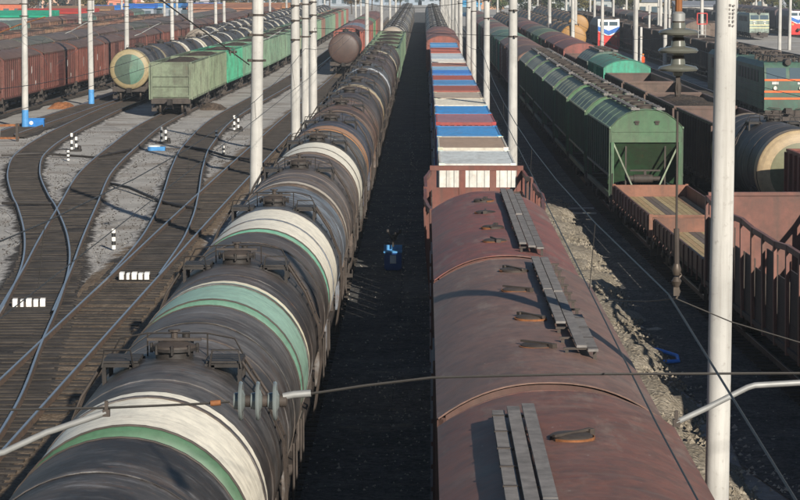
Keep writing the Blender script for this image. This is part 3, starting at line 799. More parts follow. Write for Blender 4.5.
# ------------------------------------------------------------------ stake wagon: bent stakes, broken rails, plated end
def stake_wagon(root, body, seed, plate_far=True, top=3.8, L=14.2, bulge=.0, right_up=True):
    h = L / 2 - .62; hw = 1.5; rnd = random.Random(seed)
    ob('underframe', cached(f'frame{L}', f_frame(L, 2.95), M['frame']), root); running(root, L, 2)
    ob('floor', cached(f'stake_floor{L}', lambda q: q.box(-hw + .03, hw - .03, -h, h, 1.36, 1.43), M['frame']), root)
    n = 11
    for s in (-1, 1):
        ob('lower_side', cached(f'stake_low{s}{L}', lambda q: (q.box(s * hw - .02, s * hw + .02, -h, h, 1.2, 1.95), q.box(*((s*hw + .02, s*hw + .08) if s > 0 else (s*hw - .08, s*hw - .02)), -h, h, 1.28, 1.40)), M['frame']), root)
        tops = []
        for k in range(n):
            y = -h + .1 + (2*h - .2) * k / (n - 1)
            tz = top - rnd.uniform(0, .12) if 0 < k < n - 1 else top
            b = bulge * math.sin(PI * min(1, max(0, (y + h) / (2*h)))) ** .7 * (1 + rnd.uniform(-.3, .3))
            q = MB(); wd = rnd.uniform(.13, .2)
            lean = rnd.uniform(-.08, .08)
            pts = [(s * (hw + .05), y, 1.2), (s * (hw + .05 + b * .7), y + lean * .5, 2.5), (s * (hw + .05 + b), y + lean, tz)]
            for a, b_ in zip(pts[:-1], pts[1:]): q.bar(a, b_, .075, wd, up=(0, 1, 0))
            ob('stake', q.mesh('stake', M['paint']), root, jit(body, .18, rnd))
            tops.append(Vector(pts[-1]))
            if k < n - 1:
                y2 = -h + .1 + (2*h - .2) * (k + 1) / (n - 1); zb = min(top - .25, rnd.choice((2.9, 3.2, 3.35, 2.7)))
                q = MB(); q.box(s * hw - .018, s * hw + .012, y + .06, y2 - .06, 1.952, zb); ob('gap_shade_board', q.mesh('gap_shade_board', M['frame']), root)  # boards added in dark frame material as painted shade between the stakes
        k = 0
        while k < n - 1:
            st = rnd.choice((2, 3, 4)); e = min(n - 1, k + st)
            q = MB()
            for a, b_ in zip(tops[k:e], tops[k+1:e+1]): q.bar(a + Vector((-s * .02, 0, -.05)), b_ + Vector((-s * .02, 0, -.05)), .09, .14)
            ob('top_rail', q.mesh('top_rail', M['paint']), root, jit(body, .2, rnd)); k = e + (1 if rnd.random() < .12 else 0)
    for s in (-1, 1):
        if s > 0 and plate_far or s < 0:
            zt = top if s > 0 else 2.2
            def f_p(q):
                q.box(-hw + .04, hw - .04, s * h - .03, s * h + .03, 1.3, zt); q.box(-hw, hw, s * h - .07, s * h + .07, zt, zt + .1)
                for x in (-.5, .5): q.box(x - .05, x + .05, *((s*h + .03, s*h + .09) if s > 0 else (s*h - .09, s*h - .03)), 1.3, zt - .02)
            ob('end_plate', cached(f'stake_plate{s}{L}', f_p, M['paint']), root, jit(body, .08, rnd))
        else:
            for x in (-hw + .05, -.48, .55, hw - .05):
                ob('end_post', cached(f'stake_post{L}{top}', lambda q: q.box(-.11, .11, h - .08, h + .06, 1.3, top + .0), M['paint']), root, jit(body, .1), loc=(x, 0, 0))
            ob('end_rail', cached(f'stake_erail{L}{top}', lambda q: q.box(-hw - .06, hw + .06, h - .09, h + .07, top + .003, top + .15), M['paint']), root, body)
            ob('end_plate', cached(f'stake_lowp{L}', lambda q: q.box(-hw + .1, hw - .1, h - .05, h + .03, 1.3, 3.42), M['paint']), root, body)

# ------------------------------------------------------------------ placing wagons in trains
def put(kind, key, y, cat, label, group, L, fn, *a, **k):
    f = TR[key]; rz = -math.atan((f(y + 3) - f(y - 3)) / 6)
    root = empty(kind, (f(y), y, 0), rz); tag(root, label, cat, group); fn(root, *a, **k)
    return root
CREAM = hx('f0e6c8'); WHITE = hx('f8f0dc'); MINT = hx('6ea58c'); TEAL = hx('3f7a62'); GREEN = hx('3c7358')
# --- the tank train
y = 25.6 - 6.01 - 2.05
tanks = [
    ('dark blue-black tank wagon with sooty end at the bottom edge', hx('33302f'), None, 0, None, None),
    ('grey-blue tank wagon with broad white end band and green head', hx('5e5a57'), WHITE, 2.5, hx('41694f'), None),
    ('grey tank wagon with mint green end band edged in cream', hx('524a44'), hx('98bca8'), 2.6, hx('5c8270'), CREAM),
    ('pale blue-grey tank wagon with rust stained white end band', hx('7c8792'), WHITE, 4.6, hx('5c917d'), None),
    ('brownish tank wagon with thin cream rim', hx('77695f'), hx('c4b7a4'), .7, None, None),
    ('grey tank wagon with wide clean white end band', hx('6c6b68'), WHITE, 4.6, hx('6a5c54'), None),
    ('dark blue tank wagon with orange tan end band', hx('3c4254'), hx('b3835a'), 2.0, hx('a5744c'), None),
    ('rusty brown tank wagon with tan shell', hx('7a5844'), hx('9b7a58'), .7, None, None),
    ('dark brown tank wagon with soot covered platform', hx('4a3a34'), None, 0, None, None),
    ('dark tank wagon with sandy cream end band', hx('57504a'), hx('cdb88f'), 2.0, hx('5d4a3c'), None),
    ('black tank wagon with faint brown head', hx('33312f'), None, 0, hx('5e4a3e'), None),
    ('grey tank wagon with silvery white end band', hx('5d6063'), hx('d8dbdc'), 2.0, hx('5a5048'), None),
    ('deep brown tank wagon with matt shell', hx('4f352c'), None, 0, None, None),
    ('reddish brown tank wagon with pale rim', hx('5a3b30'), hx('a89a8a'), .4, None, None),
    ('dusty grey tank wagon with cream band', hx('5c5650'), hx('d6c8a4'), 1.8, hx('6a5a4c'), None),
    ('brown-black tank wagon last before the green gondolas', hx('443630'), None, 0, hx('5e4a3e'), None),
]
n_main = 0
for i, (lb, sh, bd, bw_, hd, ln) in enumerate(tanks):
    n_main += 1; lod = 2 if i < 8 else 1
    put('tank_wagon', 'main', y + 6.01, 'tank wagon', f'{lb}, {nth(n_main)} from camera', 'wagons of the banded tank train', 12.02, tank, sh, bd, bw_, hd, ln, lod, False); y += 12.02
for i in range(5):
    n_main += 1; c = jit(hx(random.Random(i).choice(('4f7257', '5c7a5c', '6d5a48', '4d6f58'))))
    put('gondola_wagon', 'main', y + 6.96, 'gondola wagon', f'dull green gondola wagon in the banded tank train, {nth(n_main)} wagon from camera', 'wagons of the banded tank train', 13.92, gondola, c, 1, 3.75, M['load']); y += 13.92
for i in range(22):
    n_main += 1; b = (WHITE, CREAM, None, hx('c9cfd2'))[i % 4]
    put('tank_wagon', 'main', y + 6.01, 'tank wagon', f'distant dark tank wagon in the banded tank train, {nth(n_main)} wagon from camera', 'wagons of the banded tank train', 12.02, tank, jit(hx('4a4644'), .3), b, 1.2, b and hx('8a7f72'), None, 0); y += 12.02

# --- the boxcar and container train
RC = hx('8a5548')
y = 31.2 - 14.73
def pl(xs, segs): return [(x + dx, a, b) for (x, dx, a, b) in [(xx, o, a, b) for xx in xs for (a, b, o) in segs]]
put('boxcar', 'box', 31.2 - 7.36, 'boxcar', 'faded pink-brown roofed boxcar at the bottom edge with three plank walkway', 'covered boxcars beside the corridor', 14.73, boxcar, hx('4a2a24'), hx('7c4535'), 2,
    pl((-.80, -.62, -.44), [(-6.4, -.1, 0), (-.05, 5.35, 0)]), [(0, 3.86), (-.05, -1.2)])
bx2 = put('boxcar', 'box', 45.95 - 7.36, 'boxcar', 'grey-pink roofed boxcar with rusty hatches and broken plank walkway, middle of three', 'covered boxcars beside the corridor', 14.73, boxcar, hx('4e2c24'), hx('805c4f'), 2,
    [(.42, -2.3, 1.5), (.42, 1.6, 6.3), (.60, -4.5, 1.4), (.60, 1.6, 6.5), (.76, -4.6, -1.0)], [(-.02, -3.9), (.02, -1.0), (-.08, 2.4), (-.03, 5.2)])
bx3 = put('boxcar', 'box', 60.65 - 7.36, 'boxcar', 'red-brown roofed boxcar with long plank walkway in front of stake wagon', 'covered boxcars beside the corridor', 14.73, boxcar, hx('5a2e25'), hx('90443a'), 2,
    [(.36, -6.1, 6.2), (.54, -6.4, -.3), (.54, .1, 6.3), (.72, -6.3, 5.6)], [(-.18, -4.5), (-.14, -1.8), (-.22, 1.5), (-.2, 4.5)])
bx2.scale.x = .97; bx2.location.x = 1.65; bx3.scale.x = .925; bx3.location.x = 1.59
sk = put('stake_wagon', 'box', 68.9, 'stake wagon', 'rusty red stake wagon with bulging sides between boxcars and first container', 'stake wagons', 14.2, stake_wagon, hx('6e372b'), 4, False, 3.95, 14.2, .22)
sk.scale.x = .93; sk.location.x = 1.62
conts = [  # roof, body, label, height
    ('b9c0c2', 'd5d3cb', 'white container with pale grey roof directly behind the stake wagon', 2.59),
    ('94806f', 'cfc8b8', 'off white container with tan dusty roof', 2.62),
    ('2f86c4', '2b78b0', 'bright blue container in front of the red ended one', 2.55),
    ('8b6470', '9b3b38', 'dark red container with mauve roof', 2.64),
    ('2283c6', '2775b0', 'vivid blue container behind the mauve roofed one', 2.59),
    ('cfcabb', 'd4cfc0', 'creamy white container with bright roof', 2.59),
    ('a3978a', 'a39684', 'grey-tan container behind the creamy white one', 2.55),
    ('8c4a40', '93493e', 'brick red container before a steel blue one', 2.59),
    ('3f82b8', '3a78a8', 'steel blue container between two brick red ones', 2.59),
    ('9a4b40', '8f453b', 'brick red container before the deep blue one', 2.57),
    ('1f74c4', '246cb0', 'deep blue container before the light blue one', 2.62),
    ('7fa9c6', '7ca3bf', 'light blue container with bleached roof', 2.59),
    ('8d5f52', '8a5a4e', 'brown-red container behind the light blue one', 2.57),
    ('d5d1c8', 'd0ccc2', 'white container behind the brown-red one', 2.59),
    ('a9b6c0', 'a4b0ba', 'pale grey-blue container behind the second white stretch', 2.59),
    ('b0bac0', 'a8b2b8', 'silver grey container before the last red pair', 2.57),
    ('a0503f', '9c4b3c', 'orange-red container before the last blue pair', 2.59),
    ('9b4a3d', '9c4b3c', 'dull red container before the last blue pair', 2.61),
    ('4a8fc4', '4585b4', 'sky blue container, first of the last blue pair', 2.59),
    ('478cc0', '4585b4', 'sky blue container, second of the last blue pair', 2.64),
]
y = 77.0; nb = 0
for i, (rc, bc, lb, H) in enumerate(conts):
    if i % 2 == 0:
        nb += 1
        put('container_flat_wagon', 'box', y + 7.31, 'flat wagon', f'low container flat wagon, {nth(nb)} behind the stake wagon, under its containers', 'container flat wagons', 14.62, container_flat, hx('5a4038'), 1)
    yy = y + (.62 + 3.2 if i % 2 == 0 else 14.62 - .62 - 3.2)
    put('shipping_container', 'box', yy, 'container', f'{lb}, {nth(i + 1)} in the row', 'containers on the train', 6.06, container, hx(bc), hx(rc), 6.06, H, 1.39, 1 if i < 7 else 0)
    if i % 2: y += 14.62
nbx = 0
for i in range(3):
    nbx += 1
    put('boxcar', 'box', y + 7.36, 'boxcar', f'distant red-brown boxcar, {nth(nbx)} behind the containers', 'boxcars behind the containers', 14.73, boxcar, hx('8a4638'), hx('8f4c3f'), 0); y += 14.73
for i in range(22):
    nbx += 1; b = (WHITE, CREAM, None)[i % 3]
    put('tank_wagon', 'box', y + 6.01, 'tank wagon', f'distant dark tank wagon, {nth(nbx)} wagon behind the containers', 'tank wagons behind the containers', 12.02, tank, jit(hx('4a4644'), .3), b, 1.2, b and hx('96897a'), None, 0); y += 12.02

# --- R2: stake wagon, low flats, hoppers, boxcars
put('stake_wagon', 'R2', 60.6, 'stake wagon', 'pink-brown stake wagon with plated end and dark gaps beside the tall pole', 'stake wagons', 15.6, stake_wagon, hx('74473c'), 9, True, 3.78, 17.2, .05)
put('gondola_wagon', 'R2', 44.6, 'gondola wagon', 'brown gondola coupled to the near end of the plated stake wagon', None, 13.92, gondola, hx('6e4a3e'), 1, 3.78)
put('flat_wagon', 'R2', 75.3, 'flat wagon', 'low sided flat wagon with board deck next to the plated stake wagon', 'low sided flat wagons', 13.3, flat_low, hx('58302a'))
put('flat_wagon', 'R2', 88.6, 'flat wagon', 'low sided flat wagon with sunny board deck in front of the green hopper', 'low sided flat wagons', 13.3, flat_low, hx('58302a'))
y = 95.2
for i in range(7):
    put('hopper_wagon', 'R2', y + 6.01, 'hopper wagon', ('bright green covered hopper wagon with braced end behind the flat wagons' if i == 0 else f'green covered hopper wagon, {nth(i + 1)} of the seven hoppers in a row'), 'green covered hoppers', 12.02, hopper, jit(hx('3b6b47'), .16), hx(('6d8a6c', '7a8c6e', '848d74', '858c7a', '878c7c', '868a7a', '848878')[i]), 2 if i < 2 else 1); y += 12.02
R2c = ['6e4a3e', '754a3c', '70483c', '3f8d76', '3f8d76', '7c8a80', '8a4a3e', '6e4a3e', '5f7866', '8a4a3e', '6e4a3e', '54705f', '6e4a3e', '7c4a40', '6e5a4e']
for i, c in enumerate(R2c):
    nm = {'3f8d76': 'teal', '7c8a80': 'grey', '5f7866': 'green', '54705f': 'green'}.get(c, 'brown')
    put('boxcar', 'R2', y + 7.36, 'boxcar', f'{nm} boxcar, {nth(i + 1)} behind the green hoppers on their track', 'boxcars behind the hoppers', 14.73, boxcar, jit(hx(c)), jit(hx(c)), 0); y += 14.73

# --- R3
b3 = put('gondola_wagon', 'R3', 81.2, 'gondola wagon', 'dark red-brown gondola at picture edge behind the plated stake wagon', None, 13.92, gondola, hx('7a3626'), 1, 3.7, M['load'])
b3.location.x += .36
t3 = put('tank_wagon', 'R3', 95.3, 'tank wagon', 'dark tank wagon with tan end ring and olive head behind the tall pole', None, 12.02, tank, hx('33373d'), hx('a08a6c'), .6, hx('b09a78'), None, 2)
t3.location.x -= .22; head_disc(t3, hx('6a6a4e'), 1.18)
y = 101.4
for i in range(4):
    put('gondola_wagon', 'R3', y + 6.96, 'gondola wagon', f'dark brown empty gondola, {nth(i + 1)} behind the tan ringed tank wagon', 'gondolas behind the hoppers', 13.92, gondola, jit(hx('5e463c')), 1, 3.75, None if i != 1 else M['load']); y += 13.92
put('boxcar', 'R3', y + 7.36, 'boxcar', 'bright turquoise boxcar standing behind the empty gondolas', None, 14.73, boxcar, hx('2f9d80'), hx('36a68a'), 1); y += 14.73
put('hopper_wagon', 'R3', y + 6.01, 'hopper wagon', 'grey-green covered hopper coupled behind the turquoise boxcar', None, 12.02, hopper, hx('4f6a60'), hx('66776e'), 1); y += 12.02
put('gondola_wagon', 'R3', y + 6.96, 'gondola wagon', 'dark gondola between grey-green hopper and red roofed boxcars', None, 13.92, gondola, hx('5a4038'), 1); y += 13.92
R3c = ['8a4a40', '8a4a40', '7d463c', '5f8a66', '5a6a5c', '6e4a3e', '8a4a40', '6e4a3e', '6e4a3e']
for i, c in enumerate(R3c):
    put('boxcar', 'R3', y + 7.36, 'boxcar', f'{"green" if c in ("5f8a66", "5a6a5c") else "red-brown"} roofed boxcar, {nth(i + 1)} boxcar on the track behind the turquoise boxcar', 'boxcars behind the turquoise boxcar', 14.73, boxcar, jit(hx(c)), jit(hx(c)), 0); y += 14.73
for i in range(6):
    put('tank_wagon', 'R3', y + 6.01, 'tank wagon', f'distant tank wagon with orange head, {nth(i + 1)} behind the red roofed boxcars', 'orange headed tank wagons', 12.02, tank, jit(hx('55524e'), .3), hx('ab7a38'), 1.3, hx('b0803c'), None, 0); y += 12.02

def row(key, y0, n, gen, group):
    y = y0
    for i in range(n):
        kind, L, fn, args, lab, cat = gen(i)
        put(kind, key, y + L / 2, cat, f'{lab}, {nth(i + 1)} of its row {group}', f'wagons {group}', L, fn, *args); y += L
def g_box(cols, lab='boxcar'):
    return lambda i: ('boxcar', 14.73, boxcar, (jit(hx(cols[i % len(cols)])), jit(hx(cols[i % len(cols)]), .15), 0), lab, 'boxcar')
def g_gon(cols, load=None, lab='gondola wagon', lod=0):
    return lambda i: ('gondola_wagon', 13.92, gondola, (jit(hx(cols[i % len(cols)])), lod, 3.75, load), lab, 'gondola wagon')
def g_tank(lab, cols, bands, lod=0):
    return lambda i: ('tank_wagon', 12.02, tank, (jit(hx(cols[i % len(cols)]), .25), bands[i % len(bands)], 1.2, bands[i % len(bands)] and hx('7f766a'), None, lod), lab, 'tank wagon')

# R4, R6 and the far rows beyond
row('R4', 292, 12, lambda i: ('tank_wagon', 12.02, tank, (jit(hx('5b5750'), .3), hx('9a7036'), 1.6, hx('9e743a'), None, 0), 'tank wagon with bright yellow-orange end', 'tank wagon'), 'behind the turquoise boxcar track')
row('R6', 205, 18, g_gon(('4a3a34', '5a463c', '473c38'), M['load'], 'dark gondola wagon'), 'behind the electric locomotive')
row('R7', 300, 12, g_box(('6a5a50', '7a4a40', '5a6058')), 'beyond the dark gondola row')
row('R8', 330, 10, g_gon(('5a463c', '6a5248'), M['load']), 'near the pale locomotive')
row('R5', 372, 10, lambda i: ('tank_wagon', 12.02, tank, (jit(hx('5b5750'), .3), hx('9a7036'), 1.6, hx('9e743a'), None, 0), 'small yellow ended tank wagon', 'tank wagon'), 'behind the tricolour locomotive')
# left trains
Lg = ['74836a', '6f8266', '2f9a76', '5a8a70', '6a8a70', '5f7f68', '6b8a72', '587a66', '8a927a', '4f7f6c', '6f8a70', '5f7d66', '6d8d74', '7a5a4c', '527a68', '62846c', '6f8a70', '8a5044', '5f7d66', '8a5044', '6d8d74', '8a5044']
y = 172.6
for i, c in enumerate(Lg):
    lb = 'pale weathered green gondola with ribbed end standing at the head of its row' if i == 0 else f'{"turquoise" if c == "2f9a76" else "rusty red" if c in ("8a5044", "7a5a4c") else "green"} gondola, {nth(i + 1)} of the green gondola row'
    put('gondola_wagon', 'B', y + 6.96, 'gondola wagon', lb, 'green gondola row', 13.92, gondola, jit(hx(c), .06), 2 if i < 2 else 1 if i < 6 else 0, 3.85, M['load']); y += 13.92
y = 191.0
for i in range(26):
    bd = (hx('a4946e'), None, WHITE, CREAM, WHITE, None, CREAM, WHITE)[i % 8]
    lb = 'dark tank wagon with tan ring and two toned green head' if i == 0 else f'dark tank wagon, {nth(i + 1)} of the row behind the green gondolas'
    put('tank_wagon', 'A', y + 6.01, 'tank wagon', lb, 'tank row behind the green gondolas', 12.02, tank, jit(hx('3d4046'), .2), bd, .9 if i == 0 else 1.2, hx('9a8b68') if i == 0 else bd and hx('8a8070'), None, 2 if i == 0 else 1 if i < 4 else 0); y += 12.02
_t = [o for o in bpy.data.objects if o.get('label', '').startswith('dark tank wagon with tan ring and two')][0]
head_disc(_t, hx('43564a')); head_disc(_t, hx('567a68'), 1.2, R(-85), R(80), .014)
row('L5', 268, 20, g_tank('dark tank wagon', ('3d4046', '4a4644', '353a42'), (WHITE, CREAM, None, WHITE)), 'beyond the blue based poles')
BR = ('6b342a', '73382c', '6a3a30', '64312a')
y = 128.0
for i in range(22):
    put('boxcar', 'L6', y + 7.36, 'boxcar', ('brown ribbed boxcar behind the two blue based poles, ' + nth(i + 1) + ' of its train' if i < 7 else f'distant brown boxcar, {nth(i + 1)} of the brown ribbed train'), 'brown ribbed boxcar train', 14.73, boxcar, jit(hx(BR[i % 4]), .08), jit(hx('63402f'), .12), 1 if i < 7 else 0); y += 14.73
row('L7', 165, 18, g_box(('5e544e', '6a4c42', '66584e', '586054', '5e544e'), 'dull roofed boxcar'), 'behind the brown ribbed boxcars')
row('L8', 190, 16, g_gon(('6a4a3e', '74503f', '5e4a40'), M['load'], 'rusty loaded gondola'), 'behind the dull roofed boxcars')
row('L9', 220, 14, g_gon(('7a5040', '6a4a3e', '80604a'), M['load'], 'rusty brown gondola'), 'in the second gondola row')
row('L10', 250, 12, g_box(('74503f', '8a6048', '7a4038', '5a7a70'), 'weathered boxcar'), 'behind the rusty gondolas')
row('L11', 280, 10, g_gon(('7a5a44', '8a5a44'), M['load'], 'orange-brown gondola'), 'in the farthest siding')
# L2: lone row on track D starting with a rusty tank
y = 248.0
put('tank_wagon', 'D', y + 6.01, 'tank wagon', 'brown tank wagon with dirty round head leading the short row near the poles', None, 12.02, tank, hx('4a2c24'), hx('5e3228'), .5, hx('43302a'), None, 1); y += 12.02
for i, (c, r_) in enumerate((('9a4a3a', '9a4a3a'), ('6f8294', '7a93ac'), ('9a4a3a', 'a04c3e'), ('8a4a3e', '8a4a3e'), ('4f8a5c', '5c9a68'), ('8a4a3e', '8a4a3e'), ('6e4a3e', '7a4a40'), ('8a4a3e', '8a4a3e'), ('6e4a3e', '7a4a40'))):
    put('boxcar', 'D', y + 7.36, 'boxcar', f'{("red", "grey-blue", "red", "brown", "green", "brown", "brown", "brown", "brown")[i]} boxcar, {nth(i + 1)} behind the brown tank with dirty head', 'boxcars behind the brown tank', 14.73, boxcar, hx(c), hx(r_), 0); y += 14.73

# ------------------------------------------------------------------ locomotives
def loco_electric(root, body, stripe, roofc, sections=2):
    L = 16.4
    for k in range(sections):
        y0 = k * L
        def f_body(q):
            hw = 1.55
            prof = [(-hw, 1.15), (hw, 1.15), (hw, 3.95), (1.25, 4.25), (-1.25, 4.25), (-hw, 3.95)]
            q.prism(prof, .45, L - .35)
            for z in (1.6, 2.1): 
                for s in (-1, 1): q.box(s*hw - .02 if s > 0 else s*hw - .05, s*hw + .05 if s > 0 else s*hw + .02, .9, L - .6, z, z + .06)
        ob('body', cached('loco_body', f_body, M['paint'], 30), root, body, loc=(0, y0, 0))
        for yb in (4.0, 12.2):
            for dy in (-1.5, 1.5): ob('bogie', cached('bogie_far', lambda q: f_bogie(q, True), M['dark'], 40), root, loc=(0, y0 + yb + dy, 0))
        def f_roofgear(q):
            rnd = random.Random(k)
            for yy in range(2, 15):
                for xx in (-.9, -.3, .4, .95):
                    if rnd.random() < .75: q.rev([(4.2, .12), (4.42, .12), (4.44, .07), (4.6, .09), (4.66, .03)], 7, 'z', (xx + rnd.uniform(-.15, .15), yy + rnd.uniform(-.3, .3), 0))
            q.tube([(-.9, 1.5, 4.66), (-.9, 14.5, 4.66)], .03, 5); q.tube([(.95, 2.5, 4.62), (.95, 13.5, 4.66)], .03, 5); q.tube([(-.9, 6, 4.66), (.95, 7, 4.62)], .03, 5)
            for yy in (1.6, 10.8):
                for x in (-.5, .5):
                    q.tube([(x, yy, 4.4), (x * 1.3, yy + 1.6, 4.72), (x, yy + 2.6, 4.5)], .035, 5)
                q.box(-.85, .85, yy - .1, yy + .1, 4.5, 4.56); q.box(-.8, .8, yy + 1.45, yy + 1.7, 4.72, 4.78)
            q.box(-.55, .55, 4.4, 6.2, 4.25, 4.55); q.box(-.5, .5, 7.6, 9.4, 4.25, 4.5)
        ob('roof_equipment', cached(f'loco_roof{k}', f_roofgear, M['frame'], 40), root, loc=(0, y0, 0))
        ob('louvre', cached('loco_louvre', lambda q: [q.box(-1.58, -1.55, 3 + i * 1.6, 4.1 + i * 1.6, 2.9, 3.7) for i in range(7)], M['dark']), root, loc=(0, y0, 0))
    cab = ob('cab', cached('loco_cab', lambda q: (q.prism([(-.05, 1.1), (-.05, 3.05), (.28, 4.05), (.5, 4.3), (.7, 4.3), (.7, 1.1)], -1.55, 1.55, 'x'),), M['paint'], 30), root, body)
    for s in (-1, 1):
        q = MB(); q.prism([(-.005 + .02, 3.2), (.26, 3.95), (.30, 3.94), (.05, 3.19)], s * .12 if s > 0 else s * 1.42, s * 1.42 if s > 0 else s * .12, 'x')
        for i, v in enumerate(q.v): q.v[i] = (v[0], v[1] - .035, v[2])
        ob('windscreen', q.mesh('windscreen', M['glass']), cab)
        ob('headlight', cached('loco_light', lambda q: (q.rev([(-.14, .02), (-.14, .12), (-.05, .14), (.02, .14)], 12, 'y'),), M['obj'], 40), cab, (.7, .66, .55, 1), loc=(s * .85, -.05, 2.62))
        ob('number_plate', cached('loco_plate', lambda q: q.box(-.22, .22, -.06, -.03, -.09, .09), M['obj']), cab, (.5, .5, .48, 1), loc=(s * .85, -.03, 2.95))
    for z in (3.09, 2.32, 1.86):
        ob('stripe', cached('loco_stripe', lambda q: (q.box(-1.56, 1.56, -.075, -.045, 0, .13)), M['obj']), cab, stripe, loc=(0, 0, z))
    ob('buffer_beam', cached('loco_beam', lambda q: (q.box(-1.5, 1.5, -.15, .4, .85, 1.15), q.prism([(-.35, .45), (-.05, 1.0), (.2, 1.0), (.1, .45)], -1.35, 1.35, 'x'), q.box(-.2, .2, -.7, 0, .95, 1.3), q.tube([(-1.3, -.25, 1.35), (-.5, -.3, 1.25), (-.5, -.3, .8)], .03, 5), q.tube([(1.3, -.25, 1.35), (.5, -.3, 1.25), (.5, -.3, .8)], .03, 5)), M['frame'], 40), cab)
    ob('centre_lamp', cached('loco_lamp', lambda q: (q.rev([(-.2, .02), (-.2, .2), (0, .24), (.5, .24)], 14, 'y', (0, .25, 4.32))), M['frame'], 40), cab)
e = empty('electric_locomotive', (24.15, 162, 0)); tag(e, 'dark green electric locomotive with three orange stripes and cluttered roof', 'locomotive', 'locomotives'); loco_electric(e, hx('2c5a4a'), hx('e0662e'), None)
e = empty('electric_locomotive', (53.7, 392, 0)); tag(e, 'pale grey-green locomotive front far behind the green electric locomotive', 'locomotive', 'locomotives'); loco_electric(e, hx('8fa094'), hx('d8cfa0'), None)
def loco_diesel(root, back):
    def f_b(q):
        q.prism([(-1.5, 1.1), (1.5, 1.1), (1.5, 3.6), (1.15, 4.25), (.5, 4.5), (-.5, 4.5), (-1.15, 4.25), (-1.5, 3.6)], .5, 16)
        for i in range(9): q.box(-1.54, -1.5, 2 + i * 1.5, 3 + i * 1.5, 1.6, 3.4)
    ob('body', cached('diesel_body', f_b, M['paint'], 30), root, back)
    nose = ob('nose', cached('diesel_nose', lambda q: q.prism([(0, .55), (-.02, 2.4), (.1, 3.1), (.35, 4.0), (.55, 4.35), (.8, 4.35), (.8, .55)], -1.45, 1.45, 'x'), M['obj'], 30), root, hx('e9e6e0'))
    ob('red_skirt', cached('diesel_red', lambda q: (q.box(-1.47, 1.47, -.06, -.03, .5, 2.15), q.prism([(-.45, .3), (-.06, .9), (.2, .9), (.2, .3)], -1.3, 1.3, 'x'), q.prism([(-1.47, 2.15), (-.3, 2.15), (-1.47, 2.75)], -.06, -.035), q.prism([(1.47, 2.15), (1.47, 2.75), (.3, 2.15)], -.06, -.035)), M['obj']), nose, hx('c9302a'))
    ob('blue_chevron', cached('diesel_blue', lambda q: (q.prism([(-1.46, 2.85), (0, 2.2), (0, 2.8), (-1.46, 3.4)], -.075, -.045), q.prism([(0, 2.2), (1.46, 2.85), (1.46, 3.4), (0, 2.8)], -.07, -.04)), M['obj']), nose, hx('2c66b4'))
    for s in (-1, 1):
        q = MB(); q.prism([(.17, 3.5), (.34, 4.0), (.30, 4.0), (.13, 3.5)], s * .1 if s > 0 else s * 1.2, s * 1.2 if s > 0 else s * .1, 'x')
        ob('windscreen', q.mesh('windscreen', M['glass']), nose)
        ob('headlight', cached('diesel_light', lambda q: q.rev([(-.12, .02), (-.12, .19), (.1, .2)], 12, 'y'), M['obj'], 40), nose, hx('e7a060'), loc=(s * .95, -.03, 2.05))
    ob('coupler', cached('diesel_cp', lambda q: (q.box(-.2, .2, -.8, 0, .95, 1.35), q.tube([(-1.2, -.3, 1.5), (-1.2, -.3, .6)], .03, 5), q.tube([(1.2, -.3, 1.5), (1.2, -.3, .6)], .03, 5)), M['dark']), nose)
    for yb in (3.5, 12.5):
        for dy in (-1.1, 1.1): ob('bogie', cached('bogie_far', lambda q: f_bogie(q, True), M['dark'], 40), root, loc=(0, yb + dy, 0))
e = empty('diesel_locomotive', (24.9, 330, 0)); tag(e, 'shunting locomotive with white, blue and red nose beside the dark gondola row', 'locomotive', 'locomotives'); loco_diesel(e, hx('4a4644'))
e = empty('diesel_locomotive', (63.6, 416, 0)); tag(e, 'locomotive with white, blue and red nose at the far picture edge', 'locomotive', 'locomotives'); loco_diesel(e, hx('4a3a44'))
row('R10', 415, 6, g_gon(('5a5a58', '4a4a4c'), M['load'], 'grey gondola'), 'behind the pale locomotive')
row('R11', 434, 6, g_box(('4a3a44', '50404a'), 'dark purple-brown wagon'), 'behind the tricolour nose at picture edge')

# ------------------------------------------------------------------ poles
def pole(x, y, label, group, h=12.2, r0=.225, r1=.16, base=None, clamps=(7.6, 8.5), lean=(0, 0), tint=None, lod=1):
    root = empty('catenary_pole', (x, y, 0)); tag(root, label, 'pole', group)
    root.rotation_euler = (lean[1], lean[0], random.uniform(0, 6))
    n = 20 if lod else 10
    ob('shaft', cached(f'pole{h}{r0}{r1}{n}', lambda q: q.rev([(-.3, r0), (h * .3, r0 + (r1 - r0) * .3), (h * .6, r0 + (r1 - r0) * .6), (h, r1), (h + .06, r1 * .5)], n, 'z'), M['pole'], 50), root, tint)
    if base:
        ob('base_paint', cached(f'polebase{r0}', lambda q: q.rev([(.0, r0 + .006), (1.25, r0 - .005), (1.25, r0 - .03)], 20, 'z', cap=False), M['obj'], 50), root, base)
    for z in clamps:
        rr = r0 + (r1 - r0) * z / h
        ob('clamp', cached(f'clamp{z}{r0}{h}', lambda q: (q.rev([(z - .035, rr), (z - .035, rr + .018), (z + .035, rr + .018), (z + .035, rr)], 16, 'z', cap=False), q.box(rr, rr + .16, -.05, .05, z - .05, z + .05), q.box(-rr - .12, -rr, -.04, .04, z - .04, z + .04)), M['frame']), root)
    return root
gp = 'concrete poles beside the boxcar and container train'
np_ = pole(4.09, 33.5, 'thick pale concrete pole standing in front of the stake wagon', gp, 12.4, .178, .138, None, (11.2,), (R(.25), 0))
np_.rotation_euler.z = 0
def f_stn(q):
    rnd = random.Random(6)
    for r_ in range(6):
        for c_ in range(2):
            x = .02 + c_ * .05; z = 9.24 + r_ * .055; q.box(x, x + rnd.uniform(.012, .035), -.153, -.143, z, z + rnd.uniform(.012, .038))
q = MB(); f_stn(q); ob('stencil_mark', q.mesh('stencil_mark', M['wood']), np_)
